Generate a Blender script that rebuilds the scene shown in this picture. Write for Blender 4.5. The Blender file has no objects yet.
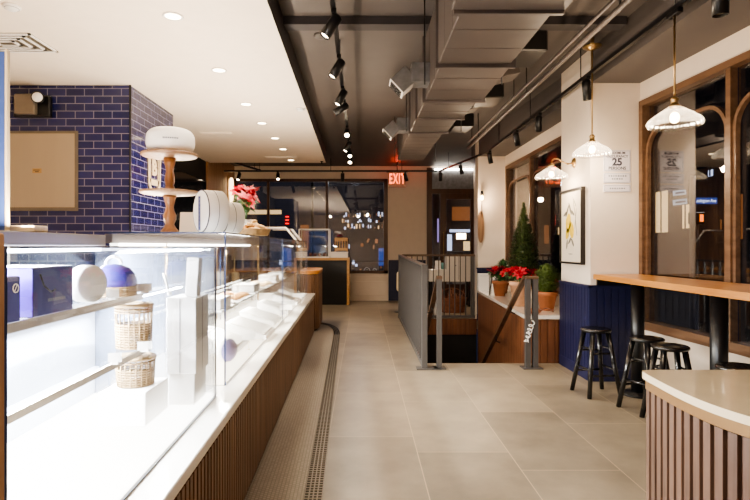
import bpy, bmesh, math, random
from mathutils import Vector, Matrix, Euler
random.seed(7)
PI = math.pi
SC = bpy.context.scene
C = SC.collection
F = 530.0; CX, CY, CH = 362.0, 246.0, 1.4

def P(px, py, d):
    """pixel + depth -> world point (used to measure where things stand)"""
    return Vector(((px-CX)*d/F, d, CH-(py-CY)*d/F))

# ------------------------------------------------------------------ materials
MATS = {}
def _new(name):
    m = bpy.data.materials.new(name); m.use_nodes = True
    nt = m.node_tree; nt.nodes.clear()
    out = nt.nodes.new('ShaderNodeOutputMaterial')
    MATS[name] = m
    return m, nt, out
def lin(c):
    return tuple((x/12.92 if x <= .04045 else ((x+.055)/1.055)**2.4) for x in [v/255 for v in c])
def mat(name, rgb, rough=.5, metal=0.0, var=.08, scale=8.0, bump=0.0, stretch=(1,1,1), spec=.5, coat=0.0, emit=0.0):
    m, nt, out = _new(name)
    b = nt.nodes.new('ShaderNodeBsdfPrincipled')
    tc = nt.nodes.new('ShaderNodeTexCoord'); mp = nt.nodes.new('ShaderNodeMapping')
    mp.inputs['Scale'].default_value = stretch
    nz = nt.nodes.new('ShaderNodeTexNoise'); nz.inputs['Scale'].default_value = scale; nz.inputs['Detail'].default_value = 4
    nt.links.new(tc.outputs['Object'], mp.inputs['Vector']); nt.links.new(mp.outputs['Vector'], nz.inputs['Vector'])
    r = nt.nodes.new('ShaderNodeValToRGB'); c = lin(rgb)
    r.color_ramp.elements[0].position = .3; r.color_ramp.elements[1].position = .7
    r.color_ramp.elements[0].color = tuple(max(0, x*(1-var)) for x in c)+(1,)
    r.color_ramp.elements[1].color = tuple(min(1, x*(1+var)) for x in c)+(1,)
    nt.links.new(nz.outputs['Fac'], r.inputs['Fac']); nt.links.new(r.outputs['Color'], b.inputs['Base Color'])
    b.inputs['Roughness'].default_value = rough; b.inputs['Metallic'].default_value = metal
    b.inputs['Specular IOR Level'].default_value = spec
    b.inputs['Coat Weight'].default_value = coat; b.inputs['Coat Roughness'].default_value = .1
    if emit:
        b.inputs['Emission Color'].default_value = c+(1,); b.inputs['Emission Strength'].default_value = emit
    if bump:
        bp = nt.nodes.new('ShaderNodeBump'); bp.inputs['Strength'].default_value = bump; bp.inputs['Distance'].default_value = .01
        nt.links.new(nz.outputs['Fac'], bp.inputs['Height']); nt.links.new(bp.outputs['Normal'], b.inputs['Normal'])
    nt.links.new(b.outputs['BSDF'], out.inputs['Surface'])
    return m
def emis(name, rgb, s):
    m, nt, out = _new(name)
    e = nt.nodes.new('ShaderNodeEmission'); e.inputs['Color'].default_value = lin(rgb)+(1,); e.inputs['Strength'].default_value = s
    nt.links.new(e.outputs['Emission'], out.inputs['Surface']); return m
def glass(name, tint=(1,1,1), ior=1.45, refl=(1,1,1)):
    m, nt, out = _new(name)
    t = nt.nodes.new('ShaderNodeBsdfTransparent'); t.inputs['Color'].default_value = tint+(1,)
    g = nt.nodes.new('ShaderNodeBsdfGlossy'); g.inputs['Roughness'].default_value = .01; g.inputs['Color'].default_value = refl+(1,)
    f = nt.nodes.new('ShaderNodeFresnel'); f.inputs['IOR'].default_value = ior
    # same fresnel from both sides of the pane: use a fixed facing curve
    lw = nt.nodes.new('ShaderNodeLayerWeight'); lw.inputs['Blend'].default_value = .5
    pw = nt.nodes.new('ShaderNodeMath'); pw.operation = 'POWER'; pw.inputs[1].default_value = 4.0
    nt.links.new(lw.outputs['Facing'], pw.inputs[0])
    r0 = ((ior-1)/(ior+1))**2
    ma = nt.nodes.new('ShaderNodeMath'); ma.operation = 'MULTIPLY_ADD'; ma.inputs[1].default_value = (1-r0)*.8; ma.inputs[2].default_value = r0
    nt.links.new(pw.outputs[0], ma.inputs[0])
    mx = nt.nodes.new('ShaderNodeMixShader')
    nt.links.new(ma.outputs[0], mx.inputs['Fac']); nt.links.new(t.outputs[0], mx.inputs[1]); nt.links.new(g.outputs[0], mx.inputs[2])
    nt.nodes.remove(f)
    nt.links.new(mx.outputs[0], out.inputs['Surface']); return m
def wood(name, a, b_, rough=.45, axis='Z', scale=1.0, coat=.0):
    m, nt, out = _new(name)
    b = nt.nodes.new('ShaderNodeBsdfPrincipled'); tc = nt.nodes.new('ShaderNodeTexCoord'); mp = nt.nodes.new('ShaderNodeMapping')
    s = {'X':(1.5,22,22),'Y':(22,1.5,22),'Z':(22,22,1.5)}[axis]
    mp.inputs['Scale'].default_value = tuple(v*scale for v in s)
    nz = nt.nodes.new('ShaderNodeTexNoise'); nz.inputs['Scale'].default_value = 1.0; nz.inputs['Detail'].default_value = 5; nz.inputs['Distortion'].default_value = .6
    r = nt.nodes.new('ShaderNodeValToRGB')
    r.color_ramp.elements[0].position = .3; r.color_ramp.elements[1].position = .72
    r.color_ramp.elements[0].color = lin(a)+(1,); r.color_ramp.elements[1].color = lin(b_)+(1,)
    nt.links.new(tc.outputs['Object'], mp.inputs['Vector']); nt.links.new(mp.outputs['Vector'], nz.inputs['Vector'])
    nt.links.new(nz.outputs['Fac'], r.inputs['Fac']); nt.links.new(r.outputs['Color'], b.inputs['Base Color'])
    b.inputs['Roughness'].default_value = rough; b.inputs['Coat Weight'].default_value = coat; b.inputs['Coat Roughness'].default_value = .15
    nt.links.new(b.outputs['BSDF'], out.inputs['Surface']); return m
def node_math(nt, op, a, b=None, c=None):
    n = nt.nodes.new('ShaderNodeMath'); n.operation = op
    for i, v in enumerate((a, b, c)):
        if v is None: continue
        if isinstance(v, (int, float)): n.inputs[i].default_value = v
        else: nt.links.new(v, n.inputs[i])
    return n.outputs[0]
def floor_mat():
    m, nt, out = _new('porcelain_floor_tile')
    b = nt.nodes.new('ShaderNodeBsdfPrincipled'); tc = nt.nodes.new('ShaderNodeTexCoord'); sp = nt.nodes.new('ShaderNodeSeparateXYZ')
    nt.links.new(tc.outputs['Object'], sp.inputs[0])
    u = node_math(nt, 'DIVIDE', node_math(nt, 'ADD', sp.outputs['X'], .245), .62)
    col = node_math(nt, 'FLOOR', u); fu = node_math(nt, 'FRACT', u)
    v = node_math(nt, 'DIVIDE', node_math(nt, 'ADD', node_math(nt, 'MULTIPLY_ADD', col, .29, sp.outputs['Y']), -3.89), 1.16)
    row = node_math(nt, 'FLOOR', v); fv = node_math(nt, 'FRACT', v)
    du = node_math(nt, 'MULTIPLY', node_math(nt, 'MINIMUM', fu, node_math(nt, 'SUBTRACT', 1, fu)), .62)
    dv = node_math(nt, 'MULTIPLY', node_math(nt, 'MINIMUM', fv, node_math(nt, 'SUBTRACT', 1, fv)), 1.16)
    d = node_math(nt, 'MINIMUM', du, dv)
    joint = node_math(nt, 'LESS_THAN', d, .0032)
    cb = nt.nodes.new('ShaderNodeCombineXYZ'); nt.links.new(col, cb.inputs[0]); nt.links.new(row, cb.inputs[1])
    wn = nt.nodes.new('ShaderNodeTexWhiteNoise'); wn.noise_dimensions = '3D'; nt.links.new(cb.outputs[0], wn.inputs['Vector'])
    nz = nt.nodes.new('ShaderNodeTexNoise'); nz.inputs['Scale'].default_value = 2.6; nz.inputs['Detail'].default_value = 6; nz.inputs['Roughness'].default_value = .6
    nt.links.new(tc.outputs['Object'], nz.inputs['Vector'])
    t = node_math(nt, 'MULTIPLY_ADD', wn.outputs['Value'], .35, node_math(nt, 'MULTIPLY', nz.outputs['Fac'], .75))
    r = nt.nodes.new('ShaderNodeValToRGB')
    r.color_ramp.elements[0].position = .25; r.color_ramp.elements[1].position = .85
    r.color_ramp.elements[0].color = lin((106,97,85))+(1,); r.color_ramp.elements[1].color = lin((156,143,123))+(1,)
    nt.links.new(t, r.inputs['Fac'])
    mx = nt.nodes.new('ShaderNodeMix'); mx.data_type = 'RGBA'
    nt.links.new(joint, mx.inputs['Factor']); nt.links.new(r.outputs['Color'], mx.inputs['A']); mx.inputs['B'].default_value = lin((168,150,126))+(1,)
    nt.links.new(mx.outputs['Result'], b.inputs['Base Color'])
    b.inputs['Roughness'].default_value = .34
    nt.links.new(b.outputs['BSDF'], out.inputs['Surface']); return m
def brick_mat(name, axes, w, h, c1, c2, mortar, msize=.05, rough=.12, off=(0,0)):
    """glazed brick/mosaic pattern on a plane spanned by two object axes"""
    m, nt, out = _new(name)
    b = nt.nodes.new('ShaderNodeBsdfPrincipled'); tc = nt.nodes.new('ShaderNodeTexCoord'); sp = nt.nodes.new('ShaderNodeSeparateXYZ'); cb = nt.nodes.new('ShaderNodeCombineXYZ')
    nt.links.new(tc.outputs['Object'], sp.inputs[0])
    for i in range(2):
        nt.links.new(node_math(nt, 'ADD', sp.outputs[axes[i]], off[i]), cb.inputs[i])
    br = nt.nodes.new('ShaderNodeTexBrick'); br.inputs['Scale'].default_value = 1.0
    br.inputs['Brick Width'].default_value = w; br.inputs['Row Height'].default_value = h; br.inputs['Mortar Size'].default_value = msize
    br.inputs['Mortar Smooth'].default_value = .1
    br.inputs['Color1'].default_value = lin(c1)+(1,); br.inputs['Color2'].default_value = lin(c2)+(1,); br.inputs['Mortar'].default_value = lin(mortar)+(1,)
    nt.links.new(cb.outputs[0], br.inputs['Vector']); nt.links.new(br.outputs['Color'], b.inputs['Base Color'])
    b.inputs['Roughness'].default_value = rough
    bp = nt.nodes.new('ShaderNodeBump'); bp.inputs['Strength'].default_value = .35; bp.inputs['Distance'].default_value = .004; bp.invert = True
    nt.links.new(br.outputs['Fac'], bp.inputs['Height']); nt.links.new(bp.outputs['Normal'], b.inputs['Normal'])
    nt.links.new(b.outputs['BSDF'], out.inputs['Surface']); return m

M = dict(
 floor=floor_mat(),
 mosaic=brick_mat('penny_mosaic', ('Y','X'), .024, .021, (160,149,134), (146,136,122), (128,119,106), .003, .4),
 tile_f=brick_mat('navy_subway_front', ('X','Z'), .206, .0835, (25,28,74), (37,39,90), (130,127,142), .0042, .1, (0,.02)),
 tile_s=brick_mat('navy_subway_side', ('Y','Z'), .206, .0835, (25,28,74), (37,39,90), (130,127,142), .0042, .1, (0,.02)),
 white_ceiling=mat('white_ceiling_paint', (248,236,220), .8, var=.02),
 dark_ceiling=mat('dark_ceiling_paint', (88,82,79), .6, var=.06, scale=3),
 beam=mat('beam_paint', (58,54,56), .6),
 duct=mat('duct_paint', (88,80,76), .5, var=.06, scale=3),
 duct_dark=mat('duct_flange_paint', (88,80,78), .5),
 galv=mat('galvanised_steel', (124,124,126), .4, .3, var=.2, scale=14),
 wall=mat('warm_white_wall', (226,212,196), .75, var=.02),
 navy=mat('navy_wainscot', (21,25,62), .5, var=.06),
 walnut=wood('walnut_slat', (98,72,54), (134,102,78), .45),
 walnut_far=wood('walnut_panel', (100,62,38), (140,92,58), .45),
 oak=wood('oak_top', (168,108,46), (200,144,78), .35, 'Y', coat=.3),
 oak_x=wood('oak_trim', (176,132,84), (204,164,112), .4, 'X'),
 win_wood=wood('window_wood', (90,66,48), (118,90,68), .4, 'Y'),
 win_dark=wood('window_dark_wood', (70,44,28), (92,60,38), .4, 'Z'),
 stair_wood=wood('stair_panel_wood', (88,55,37), (130,86,59), .4, 'Z'),
 tan_wood=wood('tan_wood', (150,110,76), (182,142,104), .5, 'Z'),
 turned_dark=wood('turned_column_wood', (120,78,44), (164,112,66), .35, 'Z', coat=.3),
 cake_wood=wood('turned_wood', (122,92,68), (160,128,98), .45, 'Z'),
 pale_wood=wood('pale_wood', (208,186,150), (230,212,180), .5, 'X'),
 slab=mat('white_quartz', (238,232,222), .12, var=.02, coat=.4),
 slab2=mat('cream_quartz', (216,198,166), .06, var=.03, coat=.5),
 gold=mat('brushed_brass_band', (140,108,70), .4, .5, var=.06),
 brass=mat('aged_brass', (180,150,104), .3, .9, var=.1),
 black=mat('black_paint', (18,18,20), .35, var=.1),
 black_satin=mat('black_satin_stool', (16,16,18), .25, var=.1, coat=.4),
 black_metal=mat('black_metal', (28,26,26), .4, .3),
 rail=mat('rail_grey_steel', (88,85,84), .45, .3, var=.06),
 rail_cap=wood('rail_cap_wood', (70,50,38), (102,76,56), .4, 'X'),
 steel=mat('stainless_steel', (178,166,148), .3, .75, var=.05, scale=1.2, stretch=(3,1,.3)),
 steel_dark=mat('drain_steel', (120,112,100), .4, .6),
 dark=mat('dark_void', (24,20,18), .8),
 white=mat('white_card', (245,243,240), .6, var=.01),
 white_gloss=mat('white_glossy_box', (246,245,244), .3, var=.01),
 grey_print=mat('grey_print', (128,130,140), .6),
 dark_print=mat('dark_print', (60,60,76), .6),
 navy_ribbon=mat('navy_ribbon', (58,72,130), .5),
 purple=mat('purple_card', (70,60,156), .35, var=.05),
 purple_dark=mat('indigo_card', (46,46,110), .35, var=.05),
 purple_lit=mat('indigo_card_lit', (108,72,232), .4, var=.05),  # near face only: light put into the indigo as a brighter violet
 wicker=mat('wicker', (176,148,108), .7, var=.2, scale=30),
 wicker_red=mat('red_wicker', (128,80,56), .6, var=.3, scale=20),
 pastry=mat('baked_pastry', (214,160,96), .6, var=.25, scale=18),
 pastry2=mat('pale_pastry', (236,206,158), .6, var=.15, scale=18),
 terracotta=mat('terracotta', (164,102,66), .7, var=.1, scale=10),
 terracotta2=mat('pale_terracotta', (206,160,128), .75, var=.15, scale=10),
 soil=mat('soil', (50,36,26), .9),
 leaf=mat('evergreen_leaf', (88,102,62), .3, var=.45, scale=9),
 leaf2=mat('boxwood_leaf', (98,116,58), .5, var=.4, scale=12),
 leaf3=mat('dark_green_leaf', (62,100,54), .45, var=.3, scale=9),
 red=mat('red_bract', (186,18,44), .5, var=.22, scale=16),
 stem=mat('plant_stem', (78,66,40), .7),
 paper=mat('art_paper', (236,226,208), .7, var=.02),
 frame_black=mat('frame_black', (34,28,24), .4),
 lemon=mat('lemon_ink', (226,196,58), .7, var=.2, scale=20),
 ink=mat('grey_ink', (120,116,104), .7, var=.2),
 blue_panel=mat('blue_panel', (58,84,146), .5, var=.03),
 cream=mat('cream_edge', (214,198,166), .5, var=.02),
 porcelain=mat('white_porcelain', (240,236,230), .2, var=.01),
 teal=mat('teal_cup', (108,160,160), .4),
 gl=glass('clear_glass', (.975,.985,.985), 1.45),
 gl_edge=mat('glass_edge', (44,56,86), .2, var=.05),
 gl_win=glass('window_glass', (.9,.9,.92), 2.0),
 gl_shade=None,
 led=emis('led_strip', (255,246,232), 14),
 led_cool=emis('led_strip_cool', (236,240,255), 12),
 lamp=emis('downlight_lens', (255,226,178), 14),
 spot_lens=emis('spot_lens', (255,232,196), 12),
 bulb=emis('filament_bulb', (255,214,150), 24),
 exit_red=emis('exit_letter', (255,110,60), 2.2),
 exit_glow=emis('exit_glow', (255,40,20), 1.5),
 asphalt=mat('asphalt', (40,40,44), .6, var=.2, scale=20),
 facade=mat('night_facade', (40,36,40), .8, var=.2, scale=2),
 facade2=mat('stone_facade', (70,64,62), .8, var=.1, scale=2),
 win_lit=emis('lit_window', (255,214,150), .9),
 win_dim=emis('dim_window', (190,120,70), .35),
 win_cool=emis('lit_window_cool', (206,222,255), 1.1),
 car_blue=mat('van_paint_glow', (150,164,206), .3, var=.05, emit=.14),  # faint glow added to the paint to lift the dark van
 car_glass=mat('van_glass', (16,18,24), .1),
 tyre=mat('tyre', (18,18,18), .8),
 head=emis('headlight', (255,240,214), 9),
 tail=emis('tail_light', (255,40,30), 1.6),
 sign_blue=emis('street_sign_blue', (60,90,170), .6),
 sign_white=emis('street_sign_white', (230,236,255), 1.1),
 sign_green=emis('street_sign_pale', (170,186,200), .6),
 hand=emis('walk_signal', (255,120,40), 2.0),
)
def shade_mat():
    m, nt, out = _new('ribbed_glass_shade')
    t = nt.nodes.new('ShaderNodeBsdfTransparent'); t.inputs['Color'].default_value = (.86,.86,.86,1)
    tr = nt.nodes.new('ShaderNodeBsdfTranslucent'); tr.inputs['Color'].default_value = (.95,.93,.9,1)
    g = nt.nodes.new('ShaderNodeBsdfGlossy'); g.inputs['Roughness'].default_value = .1
    a = nt.nodes.new('ShaderNodeMixShader'); a.inputs['Fac'].default_value = .17
    b = nt.nodes.new('ShaderNodeMixShader'); b.inputs['Fac'].default_value = .16
    nt.links.new(t.outputs[0], a.inputs[1]); nt.links.new(tr.outputs[0], a.inputs[2])
    nt.links.new(a.outputs[0], b.inputs[1]); nt.links.new(g.outputs[0], b.inputs[2]); nt.links.new(b.outputs[0], out.inputs['Surface'])
    return m
M['gl_shade'] = shade_mat()
def haze_glass(name, rgb, k):
    m, nt, out = _new(name)
    t = nt.nodes.new('ShaderNodeBsdfTransparent'); d = nt.nodes.new('ShaderNodeBsdfDiffuse'); d.inputs['Color'].default_value = lin(rgb)+(1,)
    g = nt.nodes.new('ShaderNodeBsdfGlossy'); g.inputs['Roughness'].default_value = .02
    a = nt.nodes.new('ShaderNodeMixShader'); a.inputs['Fac'].default_value = k; b = nt.nodes.new('ShaderNodeMixShader'); b.inputs['Fac'].default_value = .18
    nt.links.new(t.outputs[0], a.inputs[1]); nt.links.new(d.outputs[0], a.inputs[2]); nt.links.new(a.outputs[0], b.inputs[1]); nt.links.new(g.outputs[0], b.inputs[2]); nt.links.new(b.outputs[0], out.inputs['Surface'])
    return m
M['gl_end'] = haze_glass('hazed_end_glass', (170,186,214), .2)  # pale diffuse mixed in to paint the bright haze of the case

# ------------------------------------------------------------------ object helpers
OFF = {}
def Rz(a): return Matrix.Rotation(a, 4, 'Z')
def setp(o, label=None, cat=None, group=None, kind=None):
    if label: o['label'] = label
    if cat: o['category'] = cat
    if group: o['group'] = group
    if kind: o['kind'] = kind
    return o
def thing(name, label, cat, base=(0,0,0), rot=0.0, group=None, kind=None):
    o = bpy.data.objects.new(name, None); C.objects.link(o)
    o.empty_display_size = .1
    b = Vector(base); o.location = Rz(rot) @ b; o.rotation_euler = (0,0,rot)
    OFF[o.name] = b
    return setp(o, label, cat, group, kind)
class MB:
    def __init__(s): s.bm = bmesh.new(); s.slot = 0
    def _tag(s, faces):
        for f in faces: f.material_index = s.slot
    def box(s, x0, x1, y0, y1, z0, z1, bev=0, rot=None, piv=None, seg=1):
        r = bmesh.ops.create_cube(s.bm, size=1.0); vs = r['verts']
        for v in vs:
            v.co = Vector((x0+(v.co.x+.5)*(x1-x0), y0+(v.co.y+.5)*(y1-y0), z0+(v.co.z+.5)*(z1-z0)))
        fs = list({f for v in vs for f in v.link_faces}); s._tag(fs)
        if bev:
            es = list({e for v in vs for e in v.link_edges})
            r2 = bmesh.ops.bevel(s.bm, geom=es, offset=bev, segments=seg, affect='EDGES', profile=.5)
            vs = list({v for f in r2['faces'] for v in f.verts} | {v for v in vs if v.is_valid})
            fset = {f for v in vs for f in v.link_faces}; s._tag(fset)
        if rot is not None:
            p = Vector(piv) if piv else Vector(((x0+x1)/2, (y0+y1)/2, (z0+z1)/2))
            mt = Matrix.Translation(p) @ rot.to_4x4() @ Matrix.Translation(-p)
            for v in vs: v.co = mt @ v.co
        return s
    def pane(s, x0, x1, y0, y1, z0, z1):
        """glass sheet: broad faces slot 0, thin edges slot 1"""
        d = (x1-x0, y1-y0, z1-z0); ax = d.index(min(d))
        r = bmesh.ops.create_cube(s.bm, size=1.0); vs = r['verts']
        for v in vs:
            v.co = Vector((x0+(v.co.x+.5)*d[0], y0+(v.co.y+.5)*d[1], z0+(v.co.z+.5)*d[2]))
        s.bm.normal_update()
        for f in {f for v in vs for f in v.link_faces}:
            f.normal_update()
            f.material_index = 0 if abs(f.normal[ax]) > .9 else 1
        return s
    def tube(s, a, b, r0, r1=None, n=12, cap=True):
        a = Vector(a); b = Vector(b); r1 = r0 if r1 is None else r1
        d = b-a; L = d.length
        if L < 1e-6: return s
        q = d.to_track_quat('Z', 'Y').to_matrix()
        ra = []; rb = []
        for i in range(n):
            t = 2*PI*i/n; c = Vector((math.cos(t), math.sin(t), 0))
            ra.append(s.bm.verts.new(a+q@(c*r0))); rb.append(s.bm.verts.new(b+q@(c*r1)))
        fs = [s.bm.faces.new((ra[i], ra[(i+1)%n], rb[(i+1)%n], rb[i])) for i in range(n)]
        for f in fs: f.smooth = True
        if cap: fs += [s.bm.faces.new(ra[::-1]), s.bm.faces.new(rb)]
        s._tag(fs); return s
    def path(s, pts, r, n=10):
        for a, b in zip(pts, pts[1:]): s.tube(a, b, r, n=n)
        for p in pts[1:-1]: s.ball(p, r, 8, 6)
        return s
    def ball(s, c, r, u=12, v=8, sc=(1,1,1)):
        rr = bmesh.ops.create_uvsphere(s.bm, u_segments=u, v_segments=v, radius=r)
        for w in rr['verts']: w.co = Vector((w.co.x*sc[0], w.co.y*sc[1], w.co.z*sc[2]))+Vector(c)
        fs = {f for w in rr['verts'] for f in w.link_faces}
        for f in fs: f.smooth = True
        s._tag(fs); return s
    def lathe(s, prof, c=(0,0,0), n=24, q=None, ripple=None, smooth=True):
        """profile of (r, z) turned about Z; q optional rotation matrix"""
        c = Vector(c); rings = []
        for k, (r, z) in enumerate(prof):
            ring = []
            for i in range(n):
                t = 2*PI*i/n; rr = r*(1+(ripple[0]*math.cos(ripple[1]*t)*(ripple[2][k] if len(ripple)>2 else 1) if ripple else 0))
                p = Vector((rr*math.cos(t), rr*math.sin(t), z))
                if q is not None: p = q @ p
                ring.append(s.bm.verts.new(c+p))
            rings.append(ring)
        fs = []
        for A, B in zip(rings, rings[1:]):
            for i in range(n):
                f = s.bm.faces.new((A[i], A[(i+1)%n], B[(i+1)%n], B[i])); f.smooth = smooth; fs.append(f)
        closed = prof[0] == prof[-1]
        if prof[0][0] > 1e-4 and not ripple and not closed: fs.append(s.bm.faces.new(rings[0][::-1]))
        if prof[-1][0] > 1e-4 and not ripple and not closed: fs.append(s.bm.faces.new(rings[-1]))
        s._tag(fs); return s
    def poly(s, pts):
        f = s.bm.faces.new([s.bm.verts.new(Vector(p)) for p in pts]); s._tag([f]); return s
    def prism(s, pts, z0, z1):
        """closed xy outline extruded in z"""
        a = [s.bm.verts.new((x, y, z0)) for x, y in pts]; b = [s.bm.verts.new((x, y, z1)) for x, y in pts]
        n = len(pts); fs = [s.bm.faces.new((a[i], a[(i+1)%n], b[(i+1)%n], b[i])) for i in range(n)]
        fs += [s.bm.faces.new(a[::-1]), s.bm.faces.new(b)]
        s._tag(fs); return s
    def extr(s, pts, d):
        """planar 3-D outline pushed along vector d"""
        d = Vector(d); a = [s.bm.verts.new(Vector(p)) for p in pts]; b = [s.bm.verts.new(Vector(p)+d) for p in pts]
        n = len(pts); fs = [s.bm.faces.new((a[i], a[(i+1)%n], b[(i+1)%n], b[i])) for i in range(n)]
        fs += [s.bm.faces.new(a[::-1]), s.bm.faces.new(b)]
        s._tag(fs); return s
    def build(s, name, m, parent=None, base=None, rot=0.0, label=None, cat=None, group=None, kind=None):
        bmesh.ops.recalc_face_normals(s.bm, faces=s.bm.faces[:])
        me = bpy.data.meshes.new(name); 
        root = parent
        while root is not None and root.parent is not None: root = root.parent
        off = Vector((0,0,0))
        if root is not None: off = OFF[root.name]
        elif base is not None: off = Vector(base)
        bmesh.ops.translate(s.bm, verts=s.bm.verts[:], vec=-off)
        s.bm.to_mesh(me); s.bm.free()
        for x in (m if isinstance(m, (list, tuple)) else [m]): me.materials.append(x)
        o = bpy.data.objects.new(name, me); C.objects.link(o)
        if parent is not None: o.parent = parent
        elif base is not None:
            o.location = Rz(rot) @ off; o.rotation_euler = (0,0,rot); OFF[o.name] = off
        else: OFF[o.name] = Vector((0,0,0))
        return setp(o, label, cat, group, kind)
def kids(o): return [x for x in bpy.data.objects if x.parent is o]
def dup(root, loc, rot=None, label=None, group=None):
    def cp(o, par):
        c = o.copy(); C.objects.link(c); c.parent = par
        for ch in kids(o): cp(ch, c)
        return c
    r = cp(root, None); r.location = loc
    if rot is not None: r.rotation_euler = (0,0,rot) if not isinstance(rot, tuple) else rot
    OFF[r.name] = Vector((0,0,0))
    if label: r['label'] = label
    if group: r['group'] = group
    return r
def struct(name, mb, m, parent=None, **k):
    o = mb.build(name, m, parent, **k)
    if parent is None: o['kind'] = 'structure'
    return o
def text_mesh(txt, size, m, parent, mtx, name='lettering', ext=.002, bold=.0, spc=1.0):
    cu = bpy.data.curves.new('t', 'FONT'); cu.body = txt; cu.size = size; cu.extrude = ext; cu.offset = bold
    cu.align_x = 'CENTER'; cu.align_y = 'CENTER'; cu.resolution_u = 3; cu.space_character = spc
    t = bpy.data.objects.new('t', cu); C.objects.link(t)
    bpy.context.view_layer.update()
    me = bpy.data.meshes.new_from_object(t.evaluated_get(bpy.context.evaluated_depsgraph_get()))
    bpy.data.objects.remove(t); bpy.data.curves.remove(cu)
    root = parent
    while root.parent is not None: root = root.parent
    me.transform(Matrix.Translation(-OFF[root.name]) @ mtx)
    me.materials.clear(); me.materials.append(m)
    o = bpy.data.objects.new(name, me); C.objects.link(o); o.parent = parent
    return o
def facing(pos, normal, up=(0,0,1)):
    """matrix whose local Z looks along normal, local Y up"""
    z = Vector(normal).normalized(); x = Vector(up).cross(z).normalized(); y = z.cross(x)
    m = Matrix((x, y, z)).transposed().to_4x4(); m.translation = Vector(pos); return m
def light(name, kind, loc, power, color=(1,.82,.62), size=.05, rot=None, spot=None, blend=.6, sx=None, sy=None):
    l = bpy.data.lights.new(name, kind); l.energy = power; l.color = color
    if kind in ('POINT', 'SPOT'): l.shadow_soft_size = size
    if kind == 'SPOT': l.spot_size = spot; l.spot_blend = blend
    if kind == 'AREA': l.shape = 'RECTANGLE'; l.size = sx; l.size_y = sy
    o = bpy.data.objects.new(name, l); C.objects.link(o); o.location = loc
    if rot is not None: o.rotation_euler = rot
    return o
def aim(loc, to): return (Vector(to)-Vector(loc)).to_track_quat('-Z', 'Y').to_euler()

TH = .023            # the serving line runs a touch off the room axis
WTH = .06            # the street window wall likewise
CEIL = 3.45; SOF = 3.19; BULK = 3.09
YB = -3.0            # room goes on behind the camera
YF = 13.6
LX = -3.3
# ================================================================== SETTING
OX0, OX1, OY0, OY1 = .74, 2.74, 6.33, 10.2      # stair opening
f = MB()
f.box(-4.4, OX0, YB, YF+.15, -.2, 0); f.box(OX0, 3.6, YB, OY0, -.2, 0); f.box(OX0, 3.6, OY1, YF+.15, -.2, 0)
struct('floor', f, M['floor'])
# ceiling
f = MB(); f.box(-4.4, 3.6, YB, YF+.15, CEIL, CEIL+.1); struct('ceiling', f, M['dark_ceiling'])
f = MB(); f.prism([(-4.3, YB), (-.62, YB), (-.775, 11.4), (-4.3, 11.4)], SOF, CEIL-.002)
bm = f.bm; bm.normal_update()
for fc in bm.faces: fc.material_index = 0 if fc.normal.z < -.5 or fc.normal.z > .5 else 1
struct('ceiling', f, [M['white_ceiling'], M['beam']])
f = MB(); f.box(-.7, 2.36, 4.72, 4.86, CEIL-.075, CEIL-.002); struct('trim_1', f, M['beam'])
f = MB(); f.prism([(2.375, 5.5), (2.885, 5.5), (3.38, -2.75), (2.43, -2.75)], BULK, CEIL-.002); struct('ceiling', f, M['dark_ceiling'])
f = MB(); f.prism([(2.43, 6.3), (2.7, 6.3), (2.7, 10.0), (2.20, 10.0)], BULK, CEIL-.002); struct('ceiling', f, M['dark_ceiling'])
# tile block at the left with two glazed faces
f = MB(); f.box(-4.3, -2.58, 5.9, 7.24, 0, SOF-.002)
f.bm.normal_update()
for fc in f.bm.faces: fc.material_index = 0 if abs(fc.normal.y) > .5 else 1
struct('wall_left', f, [M['tile_f'], M['tile_s']])
f = MB(); f.tube((-2.578, 5.898, 0), (-2.578, 5.898, SOF), .012, n=8); struct('trim_2', f, M['black'])
f = MB(); f.box(-4.35, -4.25, YB, 5.9, 0, SOF); struct('wall_left', f, M['wall'])
f = MB(); f.box(LX-.12, LX, 7.24, 11.2, 0, SOF-.002); struct('wall_left', f, M['dark'])
f = MB(); f.box(LX-.12, LX+.02, 11.2, YF, 0, CEIL)
for i in range(14): f.box(LX+.02, LX+.03, 11.22+i*.17, 11.22+i*.17+.155, 0, CEIL-.01)
struct('wall_left', f, M['tan_wood'])
f = MB(); f.box(LX-.005, LX+.02, 8.6, 11.15, 1.0, 2.75); struct('window_4', f, M['car_glass'])
# far wall with window and door openings
WX0, WX1, WZ0, WZ1 = -3.28, .66, .70, 3.12
DX0, DX1, DZ = 1.66, 2.96, 3.40
f = MB()
f.box(WX0, WX1, YF, YF+.15, 0, WZ0); f.box(LX, WX1, YF, YF+.15, WZ1, CEIL)
f.box(WX1, DX0, YF, YF+.15, 0, CEIL); f.box(DX0, DX1, YF, YF+.15, DZ, CEIL); f.box(DX1, 3.5, YF, YF+.15, 0, CEIL)
struct('wall_far', f, M['wall'])
f = MB(); f.box(-.3, WX1-.02, YF-.03, YF, .12, .5, .008); f.box(-.3, WX1, YF-.02, YF, .56, .62); f.box(-3.2, WX1, YF-.03, YF, 0, .1); struct('trim_3', f, M['wall'])
f = MB(); f.box(WX1+.02, DX0-.03, YF-.03, YF, 0, 1.0); f.box(WX1+.02, DX0-.03, YF-.045, YF, 1.0, 1.04, .005)
for i in range(9): f.box(WX1+.03+i*.105, WX1+.03+i*.105+.095, YF-.036, YF-.03, .1, 1.0)
struct('trim_4', f, M['navy'])
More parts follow.
